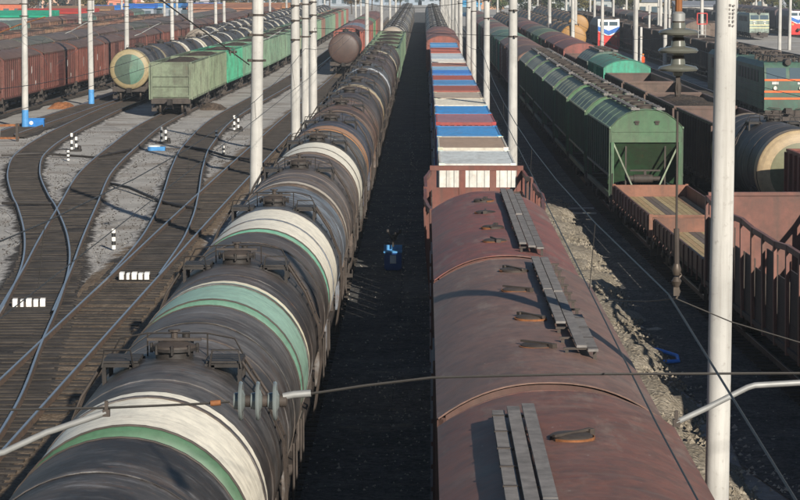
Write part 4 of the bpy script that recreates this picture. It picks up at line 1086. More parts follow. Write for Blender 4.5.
for i, (y, dx) in enumerate(((113, .05), (164, .12), (199, -.05), (225, 0), (261, -.2), (277, -.1), (301, -.1), (322, 0), (345, 0), (368, .1), (395, 0), (425, 0), (458, 0), (495, 0), (540, 0), (590, 0))):
    lb = ['pale concrete pole rising behind the first white container', 'pale concrete pole beside the blue container'][i] if i < 2 else f'pale concrete pole along the containers, {nth(i + 1)} behind the thick one'
    pole(4.05 + dx, y, lb, gp, 12.4, .235, .18, None, (7.2, 8.4, 9.3) if i < 6 else (8.4,), (R(random.uniform(-.3, .3)), 0), lod=1 if i < 6 else 0)
gp = 'concrete poles beside the banded tank train'
for i, (x, y) in enumerate(((-6.15, 86), (-6.1, 115), (-5.95, 121), (-6.05, 132), (-6.1, 258), (-6.1, 345), (-6.1, 430), (-6.1, 515))):
    lb = f'pale concrete pole between the tank train and straight track, {nth(i + 1)} from camera'
    pole(x + (.12 if i == 0 else 0), y, lb, gp, 12.6, .235 if i != 2 else .2, .19 if i != 2 else .16, None, (7.0, 7.9, 8.6) if i < 4 else (8.4,), (R(-1.1 if i == 0 else random.uniform(-.4, .2)), 0))
gp = 'concrete poles with blue bases'
for i, (x, y) in enumerate(((-26.35, 160), (-26.0, 189.5), (-26.2, 214), (-26.3, 254), (-26.3, 275), (-26.3, 307), (-26.3, 320), (-26.3, 380), (-26.3, 415), (-26.3, 465), (-26.3, 513))):
    pole(x, y, ('concrete pole with light blue base beside the blue cabinet' if i == 0 else 'concrete pole with light blue base beside brown boxcars and tank head' if i == 1 else f'concrete pole rising behind the tank row, {nth(i + 1)} along the brown boxcars'), gp, 12.4, .225, .17, hx('4d8fc8') if i < 2 else None, (7.4, 8.2), (R(-.7 if i == 0 else random.uniform(-.4, .2)), 0))
rp = random.Random(21)
far_poles = [(-32.5, 330), (-37, 370), (-42, 400), (-46, 330), (-51, 420), (-54, 350), (-60, 440), (-12.9 - 1.6, 520), (-14.4, 560), (-22.7, 560), (15.4, 250), (15.3, 300), (15.2, 350), (20.6, 240), (20.5, 280), (20.4, 330), (20.3, 390), (26, 255), (26, 300), (26, 380), (31, 270), (31, 330), (31, 400), (31, 460), (36.5, 290), (36.5, 370), (37, 450), (43, 300), (43, 350), (43, 430), (43, 500), (50, 330), (50, 420), (50, 500), (57, 360), (57, 440), (58, 520), (10.6, 420), (10.6, 480), (10.6, 540), (15.2, 420), (15.2, 500), (20.2, 470), (26, 450), (68, 430), (68, 500), (28.2, 178 + 420), (33, 560), (40, 580), (47, 600)]
far_poles.sort(key=lambda p: p[0] / p[1]); nl = sum(1 for p in far_poles if p[0] < 0)
for i, (x, y) in enumerate(far_poles):
    lb = f'distant thin pale pole, {nth(i + 1)} from the picture edge behind the brown boxcars' if i < nl else f'distant thin pale pole, {nth(i - nl + 1)} counting outward from the container poles'
    pole(x + rp.uniform(-.3, .3), y + rp.uniform(-8, 8), lb, 'distant thin poles of the sidings', 12.0 if i % 3 else 10.5, .23, .17, None, (8.4,), (R(rp.uniform(-.5, .5)), 0), lod=0)

# ------------------------------------------------------------------ overhead line
def wire(name, pts, r, label, group, mat='wire', n=5, cat='wire'):
    x0, y0, z0 = pts[0]
    q = MB(); q.tube([(p[0] - x0, p[1] - y0, p[2] - z0) for p in pts], r, n)
    o = ob(name, q.mesh(name, M[mat], 60), loc=(x0, y0, z0)); return tag(o, label, cat, group)
def catenary(key, desc, y0=16.5, y1=470, span=58, zc=6.85, zm=7.75, zig=.12, dx=0.0):
    f = TR[key]; cp = []; mp = []; y = y0; k = 0
    root = empty('overhead_line', (f(y0) + dx, y0, 0)); tag(root, f'contact wire with its carrier cable strung over the {desc}', 'overhead line', 'overhead lines')
    ox = f(y0) + dx
    drops = []
    while y < y1:
        for j in range(8):
            yy = y + span * j / 8; t_ = j / 8; s = zig * (1 if k % 2 == 0 else -1) * (1 - 2 * t_)
            cp.append((f(yy) + dx - ox + s, yy - y0, zc)); z = zm - 4 * .55 * t_ * (1 - t_); mp.append((f(yy) + dx - ox + s * .3, yy - y0, z))
            if j in (1, 3, 5, 7) and y < 140: drops.append((cp[-1], mp[-1]))
        y += span; k += 1
    q = MB(); q.tube(cp, .0075, 4); ob('contact_wire', q.mesh('contact_wire', M['wire']), root)
    q = MB(); q.tube(mp, .008, 4); ob('carrier_cable', q.mesh('carrier_cable', M['wire']), root)
    for a, b in drops:
        q = MB(); q.tube([a, b], .004, 4); ob('dropper', q.mesh('dropper', M['wire']), root)
catenary('box', 'brown boxcars and containers', y0=16.5 - 58, zig=.1)
catenary('main', 'banded tank train', y0=16.5 - 58, zig=.15)
catenary('D', 'straight empty track', y0=44)
catenary('B', 'pale green gondola track', y0=86)
catenary('A', 'curved track with the green headed tank', y0=86)
catenary('R2', 'green hopper track', y0=30)
# the cross span close to the bridge
SY = 16.5
def disc_string(name, p, axis, n, pitch, mat, label, group):
    root = empty(name, p); tag(root, label, 'insulator', group)
    for k in range(n):
        def f_d(q):
            q.rev([(-.055, .03), (-.05, .055), (-.02, .06), (-.012, .132), (.0, .137), (.012, .125), (.004, .09), (.014, .075), (.03, .035), (.06, .03)] if axis == 'x' else
                  [(-.06, .03), (-.035, .035), (-.028, .06), (-.03, .072), (-.012, .075), (-.02, .10), (-.025, .128), (-.012, .137), (.004, .125), (.016, .07), (.02, .05), (.055, .045), (.06, .03)], 28, axis)
        ob('disc', cached(f'disc{axis}', f_d, M[mat], 50), root, loc=(k * pitch, 0, 0) if axis == 'x' else (0, 0, k * pitch))
        ob('cap', cached(f'discap{axis}', lambda q: q.rev([(.03, .02), (.03, .042), (.075, .042), (.085, .02)], 12, axis), M['frame'], 40), root, loc=(k * pitch, 0, 0) if axis == 'x' else (0, 0, k * pitch))
    return root
s1 = disc_string('suspension_insulator', (1.715, SY, 9.30), 'z', 3, .122, 'porc', 'three stacked olive porcelain discs hanging above the stake wagon', 'insulators')
def f_rod(q):
    q.box(-.014, .014, -.02, .02, -.19, -.06); q.rev([(-.2, .018), (-.14, .026), (-.1, .02)], 8, 'z'); q.tube([(0, 0, -.3), (.004, 0, -1.1)], .008, 6); q.tube([(.004, 0, -1.1), (.008, 0, -1.36)], .019, 8)
ob('drop_rod', cached('drop_rod', f_rod, M['frame'], 40), s1)
def f_cl(q):
    q.rev([(-1.42, .02), (-1.38, .034), (-1.34, .02)], 10, 'z', (.008, 0, 0)); q.rev([(-1.5, .018), (-1.46, .036), (-1.43, .018)], 10, 'z', (.008, 0, 0))
    q.box(-.012, .028, -.015, .015, -1.56, -1.5); q.tube([(.008, 0, -1.36), (.04, .01, -1.42), (.0, 0, -1.47), (.03, 0, -1.53), (.008, 0, -1.58)], .009, 6)
ob('suspension_clamp', cached('susp_clamp', f_cl, M['wheel'], 40), s1)
ob('top_link', cached('top_link', lambda q: q.tube([(0, 0, .35), (0, 0, .9)], .024, 8), M['rust'], 40), s1)
ob('top_cap', cached('top_cap', lambda q: q.rev([(.31, .03), (.31, .045), (.36, .045), (.375, .025)], 12, 'z'), M['galv'], 40), s1)
wire('cross_span_cable', [(-14, SY, 12.6), (-6, SY, 10.9), (1.715, SY, 10.16), (9, SY, 10.9), (16, SY, 12.4)], .011, 'upper span cable crossing above the picture carrying the hanging discs', 'span wires')
wire('cross_span_wire', [(-.86, SY, 7.045), (-.4, SY, 7.115), (.05, SY, 7.17), (1.0, SY, 7.195), (2.55, SY, 7.205), (6, SY, 7.2)], .009, 'dark span wire crossing from the ribbed insulator past the thick pole', 'span wires', 'wire')
disc_string('strain_insulator', (-1.26, SY, 7.005), 'x', 3, .118, 'porcblue', 'three grey ribbed discs strung over the banded tank wagon', 'insulators')
wire('cross_span_wire', [(-6, SY, 6.93), (-2.9, SY, 6.94), (-2.2, SY, 6.955), (-1.55, SY, 6.985), (-1.34, SY, 7.0)], .009, 'span wire from the bent steady arm to the ribbed insulator', 'span wires', 'wire')
o = wire('span_coupling', [(-.97, SY, 7.035), (-.9, SY, 7.05), (-.78, SY, 7.06)], .026, 'pale clamp joining ribbed insulator to dark span wire', 'span fittings', 'galv', 8, 'clamp')
o = wire('rusty_link', [(-1.47, SY - .012, 6.99), (-1.40, SY - .012, 6.995)], .02, 'rusty link next to the ribbed insulator over the tank', 'span fittings', 'rust', 8, 'clamp')
def arm(pts, label, r=.021, clampat=True):
    x0, y0, z0 = pts[0]; root = empty('steady_arm', pts[0]); tag(root, label, 'steady arm', 'steady arms')
    q = MB(); q.tube([(p[0] - x0, p[1] - y0, p[2] - z0) for p in pts], r, 8); ob('arm_tube', q.mesh('arm_tube', M['galv'], 50), root)
    ob('wire_clip', cached('wire_clip', lambda q: (q.box(-.024, .024, -.02, .02, -.03, .02), q.box(-.012, .012, -.012, .012, .02, .08)), M['frame']), root)
arm([(1.735, SY, 6.862), (1.95, SY, 6.965), (2.22, SY, 7.105), (2.27, SY, 7.12), (2.6, SY, 7.14), (3.4, SY, 7.16)], 'pale bent steady arm tube crossing the thick concrete pole', .021)
arm([(-2.19, SY, 6.925), (-2.55, SY, 6.80), (-2.6, SY, 6.785), (-2.9, SY, 6.645), (-3.45, SY, 6.50)], 'grey bent steady arm tube over the straight track and tank wagon', .023)
wire('stay_wire', [(1.72, SY, 7.72), (2.1, SY, 7.56), (2.6, SY, 7.41), (5, SY, 6.95)], .0045, 'thin wire drooping from hanging clamp across the stake wagon', 'stay wires')
wire('stay_wire', [(1.72, SY, 7.72), (1.55, SY + .3, 7.66), (1.30, SY + 1.2, 7.55)], .0045, 'thin short wire drooping from hanging clamp toward boxcar roof', 'stay wires')
# slanted cable and cross spans farther off
wire('guy_cable', [(-6.2, 86, 6.85), (-7.6, 70, 9.3), (-9.9, 45, 13.1)], .022, 'dark slanting guy cable tied to the first pole beside tank train', 'span wires')
disc_string('strain_insulator', (-6.55, 82.1, 7.42), 'x', 2, .14, 'porc', 'small dark insulator pair on the slanting guy cable', 'insulators')
for i, (a, b, desc) in enumerate((((-26.35, 160), (-6.05, 132), 'blue cabinet pole to the tank train poles'), ((-26.0, 189.5), (-6.1, 115), 'second blue based pole to the tank train poles'), ((-6.05, 132), (4.1, 113), 'tank train poles to the container poles'))):
    for z, sg in ((8.4, 'upper'), (7.2, 'lower')):
        wire('cross_span_wire', [(a[0] + (b[0] - a[0]) * t_, a[1] + (b[1] - a[1]) * t_, z + (.9 * (2*t_ - 1) ** 2 if sg == 'upper' else 0)) for t_ in (0, .2, .4, .5, .6, .8, 1)], .013, f'{sg} span wire from {desc}', 'span wires')
for key, yy, side, lb in (('A', 154.5, 1, 'over the curved track by the blue cabinet pole'), ('B', 148, 1, 'over the curved track before the pale green gondola'), ('C', 142.5, 1, 'over the curved track joining the straight one'), ('D', 136.5, 1, 'over the straight empty track')):
    x = TR[key](yy); arm([(x + .1, yy, 6.4), (x + .5, yy, 6.55), (x + 1.3, yy, 7.0), (x + 1.7, yy, 7.18)], f'small pale steady arm {lb}', .03)
wire('cantilever_tube', [(-29.0, 160, 5.9), (-26.6, 160, 6.85), (-24.9, 160, 7.35)], .05, 'brown slanting cantilever tube on the pole beside the blue cabinet', None, 'rust', 6, 'cantilever')

# ------------------------------------------------------------------ small things on the ground
def box_thing(name, loc, label, cat, parts, rz=0, group=None):
    r_ = empty(name, loc, rz); tag(r_, label, cat, group)
    for (pn, fn, mat, c) in parts:
        q = MB(); fn(q); ob(pn, q.mesh(pn, M[mat], 40), r_, c)
    return r_
def point_cover(x, y, rz, label):
    parts = [('board', lambda q: q.box(-.62, .62, -.17, .17, .0, .20), 'frame', None)]
    for k in range(5):
        wd = (.17, .11, .19, .16, .18)[k] / 2
        parts.append(('white_block', lambda q, k=k, wd=wd: q.box(-.5 + k * .25 - wd, -.5 + k * .25 + wd, -.185, .185, .02, .30 - (.03 if k % 2 else 0)), 'obj', hx('f0ede6')))
    box_thing('point_cover', (x, y, .12), label, 'point cover', parts, rz, 'white striped point covers').scale = (.82, .82, .8)
point_cover(-11.83, 72.0, .1, 'row of white blocks across the merged curved tracks')
point_cover(-9.45, 78.6, 0, 'row of white blocks across the straight track beside the tank train')
def striped_post(px, y, label, cols=2, h=.9, base=True):
    parts = []
    for c_ in range(cols):
        x = (c_ - (cols - 1) / 2) * .26
        nb_ = 5
        for k in range(nb_):
            z0 = .05 + h * k / nb_; wht = (k + c_) % 2 == 0
            parts.append(('white_band' if wht else 'black_band', lambda q, x=x, z0=z0: q.rev([(z0, .075), (z0 + h / nb_, .075)], 10, 'z', (x, 0, 0)), 'obj', hx('efece4') if wht else (.02, .02, .02, 1)))
    if base: parts.append(('base', lambda q: (q.box(-.42, .42, -.25, .25, 0, .12), q.rev([(.1, .11), (.28, .11), (.34, .05)], 10, 'z', (.3, .1, 0)), q.tube([(-.4, 0, .15), (-.75, .1, .1), (-1.2, .2, .06)], .03, 5)), 'dark', None))
    box_thing('striped_post', (px, y, .0), label, 'marker post', parts, 0, 'striped marker posts')
def gp_(x, y): return (9.9 * (x - 424.5) / (y + 22), 24057 / (y + 22))
for (x, y, cols, h, lb) in ((73, 151, 2, 1.0, 'pair of black and white striped posts between the two curved tracks'), (67, 161, 1, .55, 'short white striped stub in front of the striped post pair'), (163, 143, 2, .95, 'black and white striped posts before the pale green gondola'), (111.5, 251, 1, .75, 'single white dashed post on the pale gravel by the white blocks'), (236, 131, 2, 1.0, 'striped posts in the gravel before the first tank train pole'), (223, 157, 1, .6, 'short striped stub beside the first tank train pole'), (216, 140, 1, .6, 'striped stub on gravel beside the curved joining track')):
    X, Y = gp_(x, y); striped_post(X, Y, lb, cols, h, cols == 2)
X, Y = gp_(34, 128)
box_thing('trackside_cabinet', (X, Y, 0), 'blue painted trackside cabinet with pale plate beside the blue based pole', 'cabinet', [('case', lambda q: (q.box(-.62, .62, -.2, .2, .1, .62), q.box(-.5, .5, -.15, .15, 0, .1)), 'obj', hx('1f6fb5')), ('plate', lambda q: q.rev([(-.225, .02), (-.225, .13), (-.19, .13)], 12, 'y', (-.2, 0, .38)), 'obj', hx('d9d6cc')), ('lid', lambda q: q.box(-.66, .66, -.24, .24, .62, .68), 'obj', hx('2a7cc4'))])
X, Y = gp_(8, 141)
box_thing('fence_frame', (X, Y, 0), 'small rusty rail frame at the picture edge before the blue based pole', 'barrier', [('top_rail', lambda q: q.bar((-1.2, 0, .95), (.6, 0, 1.0), .12, .14), 'rust', None), ('post', lambda q: q.box(.42, .58, -.08, .08, 0, 1.1), 'frame', None), ('lower_rail', lambda q: q.bar((-1.2, 0, .2), (.6, 0, .2), .1, .12), 'rust', None), ('stay', lambda q: q.bar((-.6, 0, .2), (-.55, 0, .95), .08, .08), 'galv', None)])
X, Y = gp_(156, 150)
box_thing('ground_box', (X, Y, 0), 'low blue and white point machine lying on gravel below striped posts', 'point machine', [('case', lambda q: q.box(-.5, .5, -.25, .25, 0, .22), 'obj', hx('3f86bf')), ('lid', lambda q: q.box(-.45, .2, -.2, .2, .22, .30), 'obj', hx('cfd3d0')), ('rod', lambda q: q.tube([(.4, 0, .1), (2.6, .3, .08)], .035, 6), 'frame', None)])
# cabinet in the dark corridor
def f_twigs(q):
    rnd = random.Random(4)
    q.tube([(0, 0, .78), (0, 0, 1.12)], .035, 6)
    for k in range(9):
        a = rnd.uniform(0, 6.28); r_ = rnd.uniform(.12, .3); z = rnd.uniform(.95, 1.4)
        q.tube([(0, 0, .9), (math.cos(a) * r_ * .6, math.sin(a) * r_ * .6, (z + .95) / 2 + .05), (math.cos(a) * r_, math.sin(a) * r_, z)], .02, 5)
        q.rev([(z - .06, .02), (z - .03, .055), (z + .05, .05), (z + .07, .02)], 7, 'z', (math.cos(a) * r_, math.sin(a) * r_, 0))
box_thing('relay_cabinet', (-1.06, 81.5, .1), 'blue relay cabinet with pale panel standing in the dark corridor between trains', 'cabinet', [('case', lambda q: (q.box(-.29, .29, -.22, .22, .06, .60), q.box(-.24, .24, -.18, .18, 0, .06)), 'obj', hx('1c4f92')), ('lid', lambda q: (q.box(-.31, .31, -.25, .25, .60, .65), q.box(-.31, .31, .21, .25, .65, .82)), 'obj', hx('4a8fc4')), ('pale_panel', lambda q: q.box(-.10, .11, -.235, -.218, .24, .52), 'obj', hx('b9c6cc')), ('lamp_cluster', f_twigs, 'dark', None)])
X, Y = gp_(668, 364)
wire('blue_pipe', [(X - .75, Y + 1.3, .1), (X - .1, Y + 1.1, .16), (X + .32, Y + .2, .14), (X + .30, Y - .45, .1), (X - .55, Y - .6, .08)], .055, 'bent blue pipe lying on dark ground behind thick pole', None, 'obj', 8, 'pipe').color = hx('2f8af0')
for k, (x, y) in enumerate(((577, 211), (579, 216))):
    X, Y = gp_(x, y)
    q = MB(); q.box(-.75, .75, -.1, .1, 0, .16); o = ob('concrete_beam', q.mesh('concrete_beam', M['pole']), loc=(X, Y, .0), rz=.12 - k * .1); tag(o, ('upper' if k == 0 else 'lower') + ' of two short pale concrete beams lying beside the sandy bank', 'beam', 'pale beams')
def f_rock(seed):
    def f(q):
        rnd = random.Random(seed); n = 8; prof = [(0, .9), (.25, 1.05), (.5, .8), (.65, .3)]
        q.rev(prof, n, 'z')
        q.v = [(v[0] * rnd.uniform(.7, 1.2), v[1] * rnd.uniform(.7, 1.2), v[2] * rnd.uniform(.8, 1.2)) for v in q.v]
    return f
for k, (x, y, s_) in enumerate(((659, 333, .2), (689, 331, .13), (698, 339, .16), (647, 290, .12), (763, 429, .15), (778, 447, .17), (640, 268, .1), (715, 352, .12), (672, 300, .1))):
    X, Y = gp_(x, y); o = ob('stone', cached(f'rock{k % 4}', f_rock(k % 4), M['stone']), loc=(X, Y, -.02), rz=k); o.scale = (s_ * 1.3, s_, s_); tag(o, f'loose pale stone on the shaded ground beside thick pole, {nth(k + 1)} of nine', 'stone', 'loose stones')
# gravel scatter on the sunny ground and on the bank, and rubbish between the rails
def scatter(name, n, reg, smin, smax, mat, seed, zf=lambda x, y: 0):
    rnd = random.Random(seed); q = MB()
    for _ in range(n):
        x, y = reg(rnd); s_ = rnd.uniform(smin, smax) ; z = zf(x, y); b = len(q.v); a = rnd.uniform(0, 6.28)
        for j in range(4): q.v.append((x + math.cos(a + j * 1.57) * s_ * rnd.uniform(.6, 1.2), y + math.sin(a + j * 1.57) * s_ * rnd.uniform(.6, 1.2), z - .01))
        q.v.append((x + rnd.uniform(-.3, .3) * s_, y + rnd.uniform(-.3, .3) * s_, z + s_ * rnd.uniform(.5, 1.0)))
        q.f += [(b + j, b + (j + 1) % 4, b + 4) for j in range(4)]
    return q.mesh(name, mat)
def reg_left(r): y = 46 + 150 * r.random() ** 1.3; return (r.uniform(-34, -7), y)
tag(ob('gravel', scatter('gravel', 4000, reg_left, .02, .05, M['gravel'], 31)), 'loose stones strewn over the pale gravel between the curved tracks', 'gravel', kind='stuff')
tag(ob('gravel', scatter('gravel_bank', 3500, lambda r: (3.8 + 2.6 * r.random(), r.uniform(36, 106)), .03, .10, M['earth'], 32, lambda x, y: .42 * math.sin(min(1, (x - 3.75) / 2.75 * 1.05) * PI) ** .8 if 3.75 < x < 6.4 else 0)), 'loose clods and stones on the sandy bank beside the boxcars', 'gravel', kind='stuff')
tag(ob('rubble', scatter('rubble', 7000, lambda r: (r.uniform(-2.6, 8.4), 46 + 110 * r.random() ** 1.3), .02, .075, M['stone'], 33, lambda x, y: .06), ), 'small stones scattered on the shaded ground between the trains', 'gravel', kind='stuff')
def reg_edge(r):
    key = r.choice('ABCD'); y = 60 + 100 * r.random() ** 1.2
    if key in 'BC': y = max(y, 84)
    return (TR[key](y) + r.choice((-1, 1)) * r.gauss(1.35, .35), y)
tag(ob('spilled_ballast', scatter('spilled_ballast', 9000, reg_edge, .02, .065, M['ballast'], 35)), 'dark stones spilled along the edges of the curved tracks', 'gravel', kind='stuff')
# hoses and rods lying on the ground
for pts, lb in (([(0, 158), (40, 157), (75, 158), (95, 160), (130, 153)], 'dark point rod crossing both curved tracks'), ([(110, 187), (128, 192), (150, 200), (163, 206), (180, 211), (200, 213)], 'dark thick hose snaking over gravel between the curved tracks'), ([(185, 149), (205, 153), (225, 158), (250, 162)], 'dark cable beside the curved joining track'), ([(0, 207), (20, 208), (55, 207), (85, 209)], 'dark cable lying across merged curved tracks')):
    wire('ground_cable', [(gp_(*p)[0], gp_(*p)[1], .17 + .05 * math.sin(i * 2)) for i, p in enumerate(pts)], .07, lb, 'cables on the ground', 'dark', 6, 'cable')
for k, (x, y) in enumerate(((213, 109), (168, 115), (62, 108))):
    X, Y = gp_(x, y)
    def f_heap(q, k=k):
        rnd = random.Random(k); rows = []
        for j in range(9):
            rows.append([((i / 8 - .5) * 2.2, (j / 8 - .5) * 1.8, max(-.02, .5 * (1 - (i / 4 - 1) ** 2) * (1 - (j / 4 - 1) ** 2) + (rnd.uniform(-.08, .08) if 0 < i < 8 and 0 < j < 8 else -.03))) for i in range(9)])
        q.sheet(rows)
    q = MB(); f_heap(q); tag(ob('dirt_heap', q.mesh('dirt_heap', M['load' if k < 2 else 'rust']), loc=(X, Y, 0)), ('brown dirt heap beside the green gondola wheels', 'small dark dirt heap by the front of the pale green gondola', 'small reddish heap before the second blue based pole')[k], 'dirt heap', 'dirt heaps')
# signal ladder
def f_lad(q):
    for x in (-.35, .35): q.bar((x, 0, 0), (x, 0, 5.2), .07, .07)
    for k in range(10): q.bar((-.35, 0, .5 + k * .45), (.35, 0, .5 + k * .45), .05, .05)
X = (700.5 - 424.5) * 250 / 2430
box_thing('signal_ladder', (X, 250, 0), 'grey ladder tower with red cage top behind the hanging discs', 'ladder', [('ladder', f_lad, 'galv', None), ('cage', lambda q: (q.bar((-.5, 0, 5.2), (.5, 0, 5.2), .1, .1), q.bar((-.5, 0, 6.3), (.5, 0, 6.3), .1, .1), q.bar((-.5, 0, 5.2), (-.5, 0, 6.3), .1, .1), q.bar((.5, 0, 5.2), (.5, 0, 6.3), .1, .1)), 'obj', hx('b8322c'))])
for k, (px, y, h_) in enumerate(((640, 262, 4.6), (648, 300, 6.5), (657, 330, 7.0), (668, 300, 6.0))):
    pole((px - 424.5) * y / 2430, y, f'short grey post behind the turquoise boxcar, {nth(k + 1)} from it', 'short grey posts', h_, .16, .14, None, (h_ - 1.0,), lod=0)

# ------------------------------------------------------------------ worker in an orange vest
def person(x, y, rz, label):
    root = empty('person', (x, y, 0), rz); tag(root, label, 'person')
    V = [(0, 0, .95), (0, 0, 1.18), (0, .01, 1.40), (0, .015, 1.52), (0, -.01, 1.62), (0, -.01, 1.72),
         (.10, 0, .90), (.12, .06, .50), (.12, .16, .10), (.12, .02, .05), (-.10, 0, .90), (-.11, -.10, .50), (-.11, -.14, .09), (-.11, -.28, .05),
         (.20, .01, 1.42), (.27, .05, 1.16), (.25, -.08, .95), (.25, -.13, .86), (-.20, .01, 1.42), (-.28, .03, 1.16), (-.26, -.06, .94), (-.26, -.10, .85)]
    E = [(0, 1), (1, 2), (2, 3), (3, 4), (4, 5), (0, 6), (6, 7), (7, 8), (8, 9), (0, 10), (10, 11), (11, 12), (12, 13), (2, 14), (14, 15), (15, 16), (16, 17), (2, 18), (18, 19), (19, 20), (20, 21)]
    rad = [.14, .14, .15, .06, .095, .08, .10, .07, .05, .045, .10, .07, .05, .045, .075, .055, .042, .04, .075, .055, .042, .04]
    m = bpy.data.meshes.new('body'); m.from_pydata(V, E, []); m.materials.append(M['matt'])
    b = ob('body', m, root, (.035, .04, .06, 1)); md = b.modifiers.new('Skin', 'SKIN')
    for i, sv in enumerate(m.skin_vertices[0].data): sv.radius = (rad[i], rad[i] * .8); sv.use_root = i == 0
    b.modifiers.new('Subdivision', 'SUBSURF').levels = 1
    ob('vest', cached('vest', lambda q: q.rev([(.86, .20), (.95, .205), (1.15, .195), (1.35, .215), (1.46, .17), (1.5, .09)], 14, 'z', cap=False), M['matt'], 60), root, hx('f0592a'))
    ob('face', cached('face', lambda q: (q.rev([(1.50, .05), (1.54, .085), (1.62, .102), (1.70, .095), (1.74, .06)], 12, 'z', (0, -.015, 0)), q.prism([(-.125, 1.58), (-.10, 1.64), (-.10, 1.58)], -.015, .015, 'x')), M['matt'], 60), root, (.45, .27, .19, 1))
    ob('helmet', cached('helmet', lambda q: q.rev([(1.67, .14), (1.68, .125), (1.74, .115), (1.79, .07), (1.81, .01)], 12, 'z', (0, -.01, 0)), M['matt'], 60), root, hx('f08a3a'))
person((642 - 424.5) * 262 / 2430, 262, .4, 'worker in orange vest walking beside the dark gondola row')

# ------------------------------------------------------------------ town beyond the yard
def tree_meshes(seed, kind):
    rnd = random.Random(seed); q = MB(); t = MB()
    if kind == 'conifer':
        t.tube([(0, 0, -.2), (0, 0, 3), (.05, 0, 7.5)], .16, 6, .03)
        for _ in range(1500):
            z = .7 + 7.2 * rnd.random() ** 1.3; r_ = (8.1 - z) * .27 * (.35 + .65 * rnd.random() ** .5) * (1 + .25 * math.sin(z * 5)); a = rnd.uniform(0, 6.283); s_ = rnd.uniform(.14, .34)
            c = Vector((math.cos(a) * r_, math.sin(a) * r_, z)); u = Vector((rnd.gauss(0, 1), rnd.gauss(0, 1), rnd.gauss(0, .5))).normalized(); w_ = u.cross(Vector((0, 0, 1))).normalized()
            b = len(q.v); q.v += [tuple(c - u * s_), tuple(c + w_ * s_ * .5), tuple(c + u * s_ - Vector((0, 0, s_ * .4))), tuple(c - w_ * s_ * .5)]; q.f.append((b, b+1, b+2, b+3))
    else:
        H = 6.5; t.tube([(0, 0, -.2), (.05, .05, 1.6), (.15, .0, 3.2)], .2, 7, .12)
        tips = []
        for k in range(8):
            a = k * .785 + rnd.uniform(-.3, .3); e_ = (math.cos(a) * rnd.uniform(.8, 2.0), math.sin(a) * rnd.uniform(.8, 2.0), rnd.uniform(3.4, 6.2)); tips.append(e_)
            t.tube([(.1, .03, 2.0 + k * .12), (e_[0] * .5, e_[1] * .5, e_[2] * .72), e_], .08, 5, .02)
        tips += [(rnd.uniform(-1.6, 1.6), rnd.uniform(-1.6, 1.6), rnd.uniform(3.0, 6.6)) for _ in range(9)]
        for e_ in tips:
            rr = rnd.uniform(.55, 1.1)
            for _ in range(85):
                d = Vector((rnd.gauss(0, 1), rnd.gauss(0, 1), rnd.gauss(0, .8))); d = d.normalized() * rr * rnd.random() ** .4; c = Vector(e_) + d; s_ = rnd.uniform(.12, .27)
                u = Vector((rnd.gauss(0, 1), rnd.gauss(0, 1), rnd.gauss(0, 1))).normalized(); w_ = u.orthogonal().normalized()
                b = len(q.v); q.v += [tuple(c - u * s_), tuple(c + w_ * s_ * .6), tuple(c + u * s_), tuple(c - w_ * s_ * .6)]; q.f.append((b, b+1, b+2, b+3))
    return t.mesh('trunk', M['bark'], 50), q.mesh('crown', M['leaf'])
TM = {('broad', k): tree_meshes(40 + k, 'broad') for k in range(4)}
TM.update({('conifer', k): tree_meshes(60 + k, 'conifer') for k in range(2)})
def tree(x, y, kind, k, sc, c, label, group):
    root = empty('tree', (x, y, 0), k * 1.7); root.scale = (sc, sc, sc * (1 + .1 * math.sin(x))); tag(root, label, 'tree', group)
    tm, cm = TM[(kind, k % (4 if kind == 'broad' else 2))]
    ob('trunk', tm, root); ob('crown', cm, root, c)
def at(px, y): return (px - 424.5) * y / 2430
rt = random.Random(77)
LEAF = [(.075, .085, .03, 1), (.10, .095, .03, 1), (.055, .075, .03, 1), (.14, .115, .035, 1), (.12, .075, .03, 1)]
for k, (px, y, s_) in enumerate(((50, 600, .9), (62, 590, .95), (214, 640, .8))):
    tree(at(px, y), y, 'conifer', k, s_ * 1.25, (.03, .05, .035, 1), ('dark conifer standing before the pink town blocks', 'second dark conifer beside the red roofed shed', 'lone dark conifer beyond the brown sidings')[k], 'dark conifers')
spots = [(20, 620), (30, 570), (40, 600), (88, 560), (97, 580), (102, 640), (12, 700), (76, 690), (130, 700), (150, 640), (165, 700), (180, 620), (196, 660), (230, 640), (246, 600), (262, 700), (280, 640), (330, 720), (352, 660), (372, 740), (400, 760), (470, 700), (486, 620), (500, 560), (512, 640), (525, 500), (540, 600), (552, 540), (565, 640), (585, 560), (600, 660), (618, 600), (632, 520), (655, 640), (670, 560), (690, 620), (704, 560), (735, 620), (748, 560), (770, 600), (788, 470), (797, 480), (806, 500), (-8, 560), (-20, 600), (60, 760), (110, 760), (210, 780), (300, 800), (440, 800), (530, 780), (580, 760), (640, 780), (700, 760), (760, 740)]
spots.sort(key=lambda p: p[0]); ntl = sum(1 for p in spots if p[0] < 420)
for k, (px, y) in enumerate(spots):
    y2 = y + rt.uniform(-12, 12)
    tree(at(px, y2), y2, 'broad', k, rt.uniform(.9, 1.35), jit(LEAF[k % 5], .2, rt), (f'olive autumn tree of the far town, {nth(ntl - k)} outward from the corridor over the brown boxcars' if k < ntl else f'olive autumn tree of the far town, {nth(k - ntl + 1)} outward from the corridor over the hoppers'), 'autumn trees of the far town')

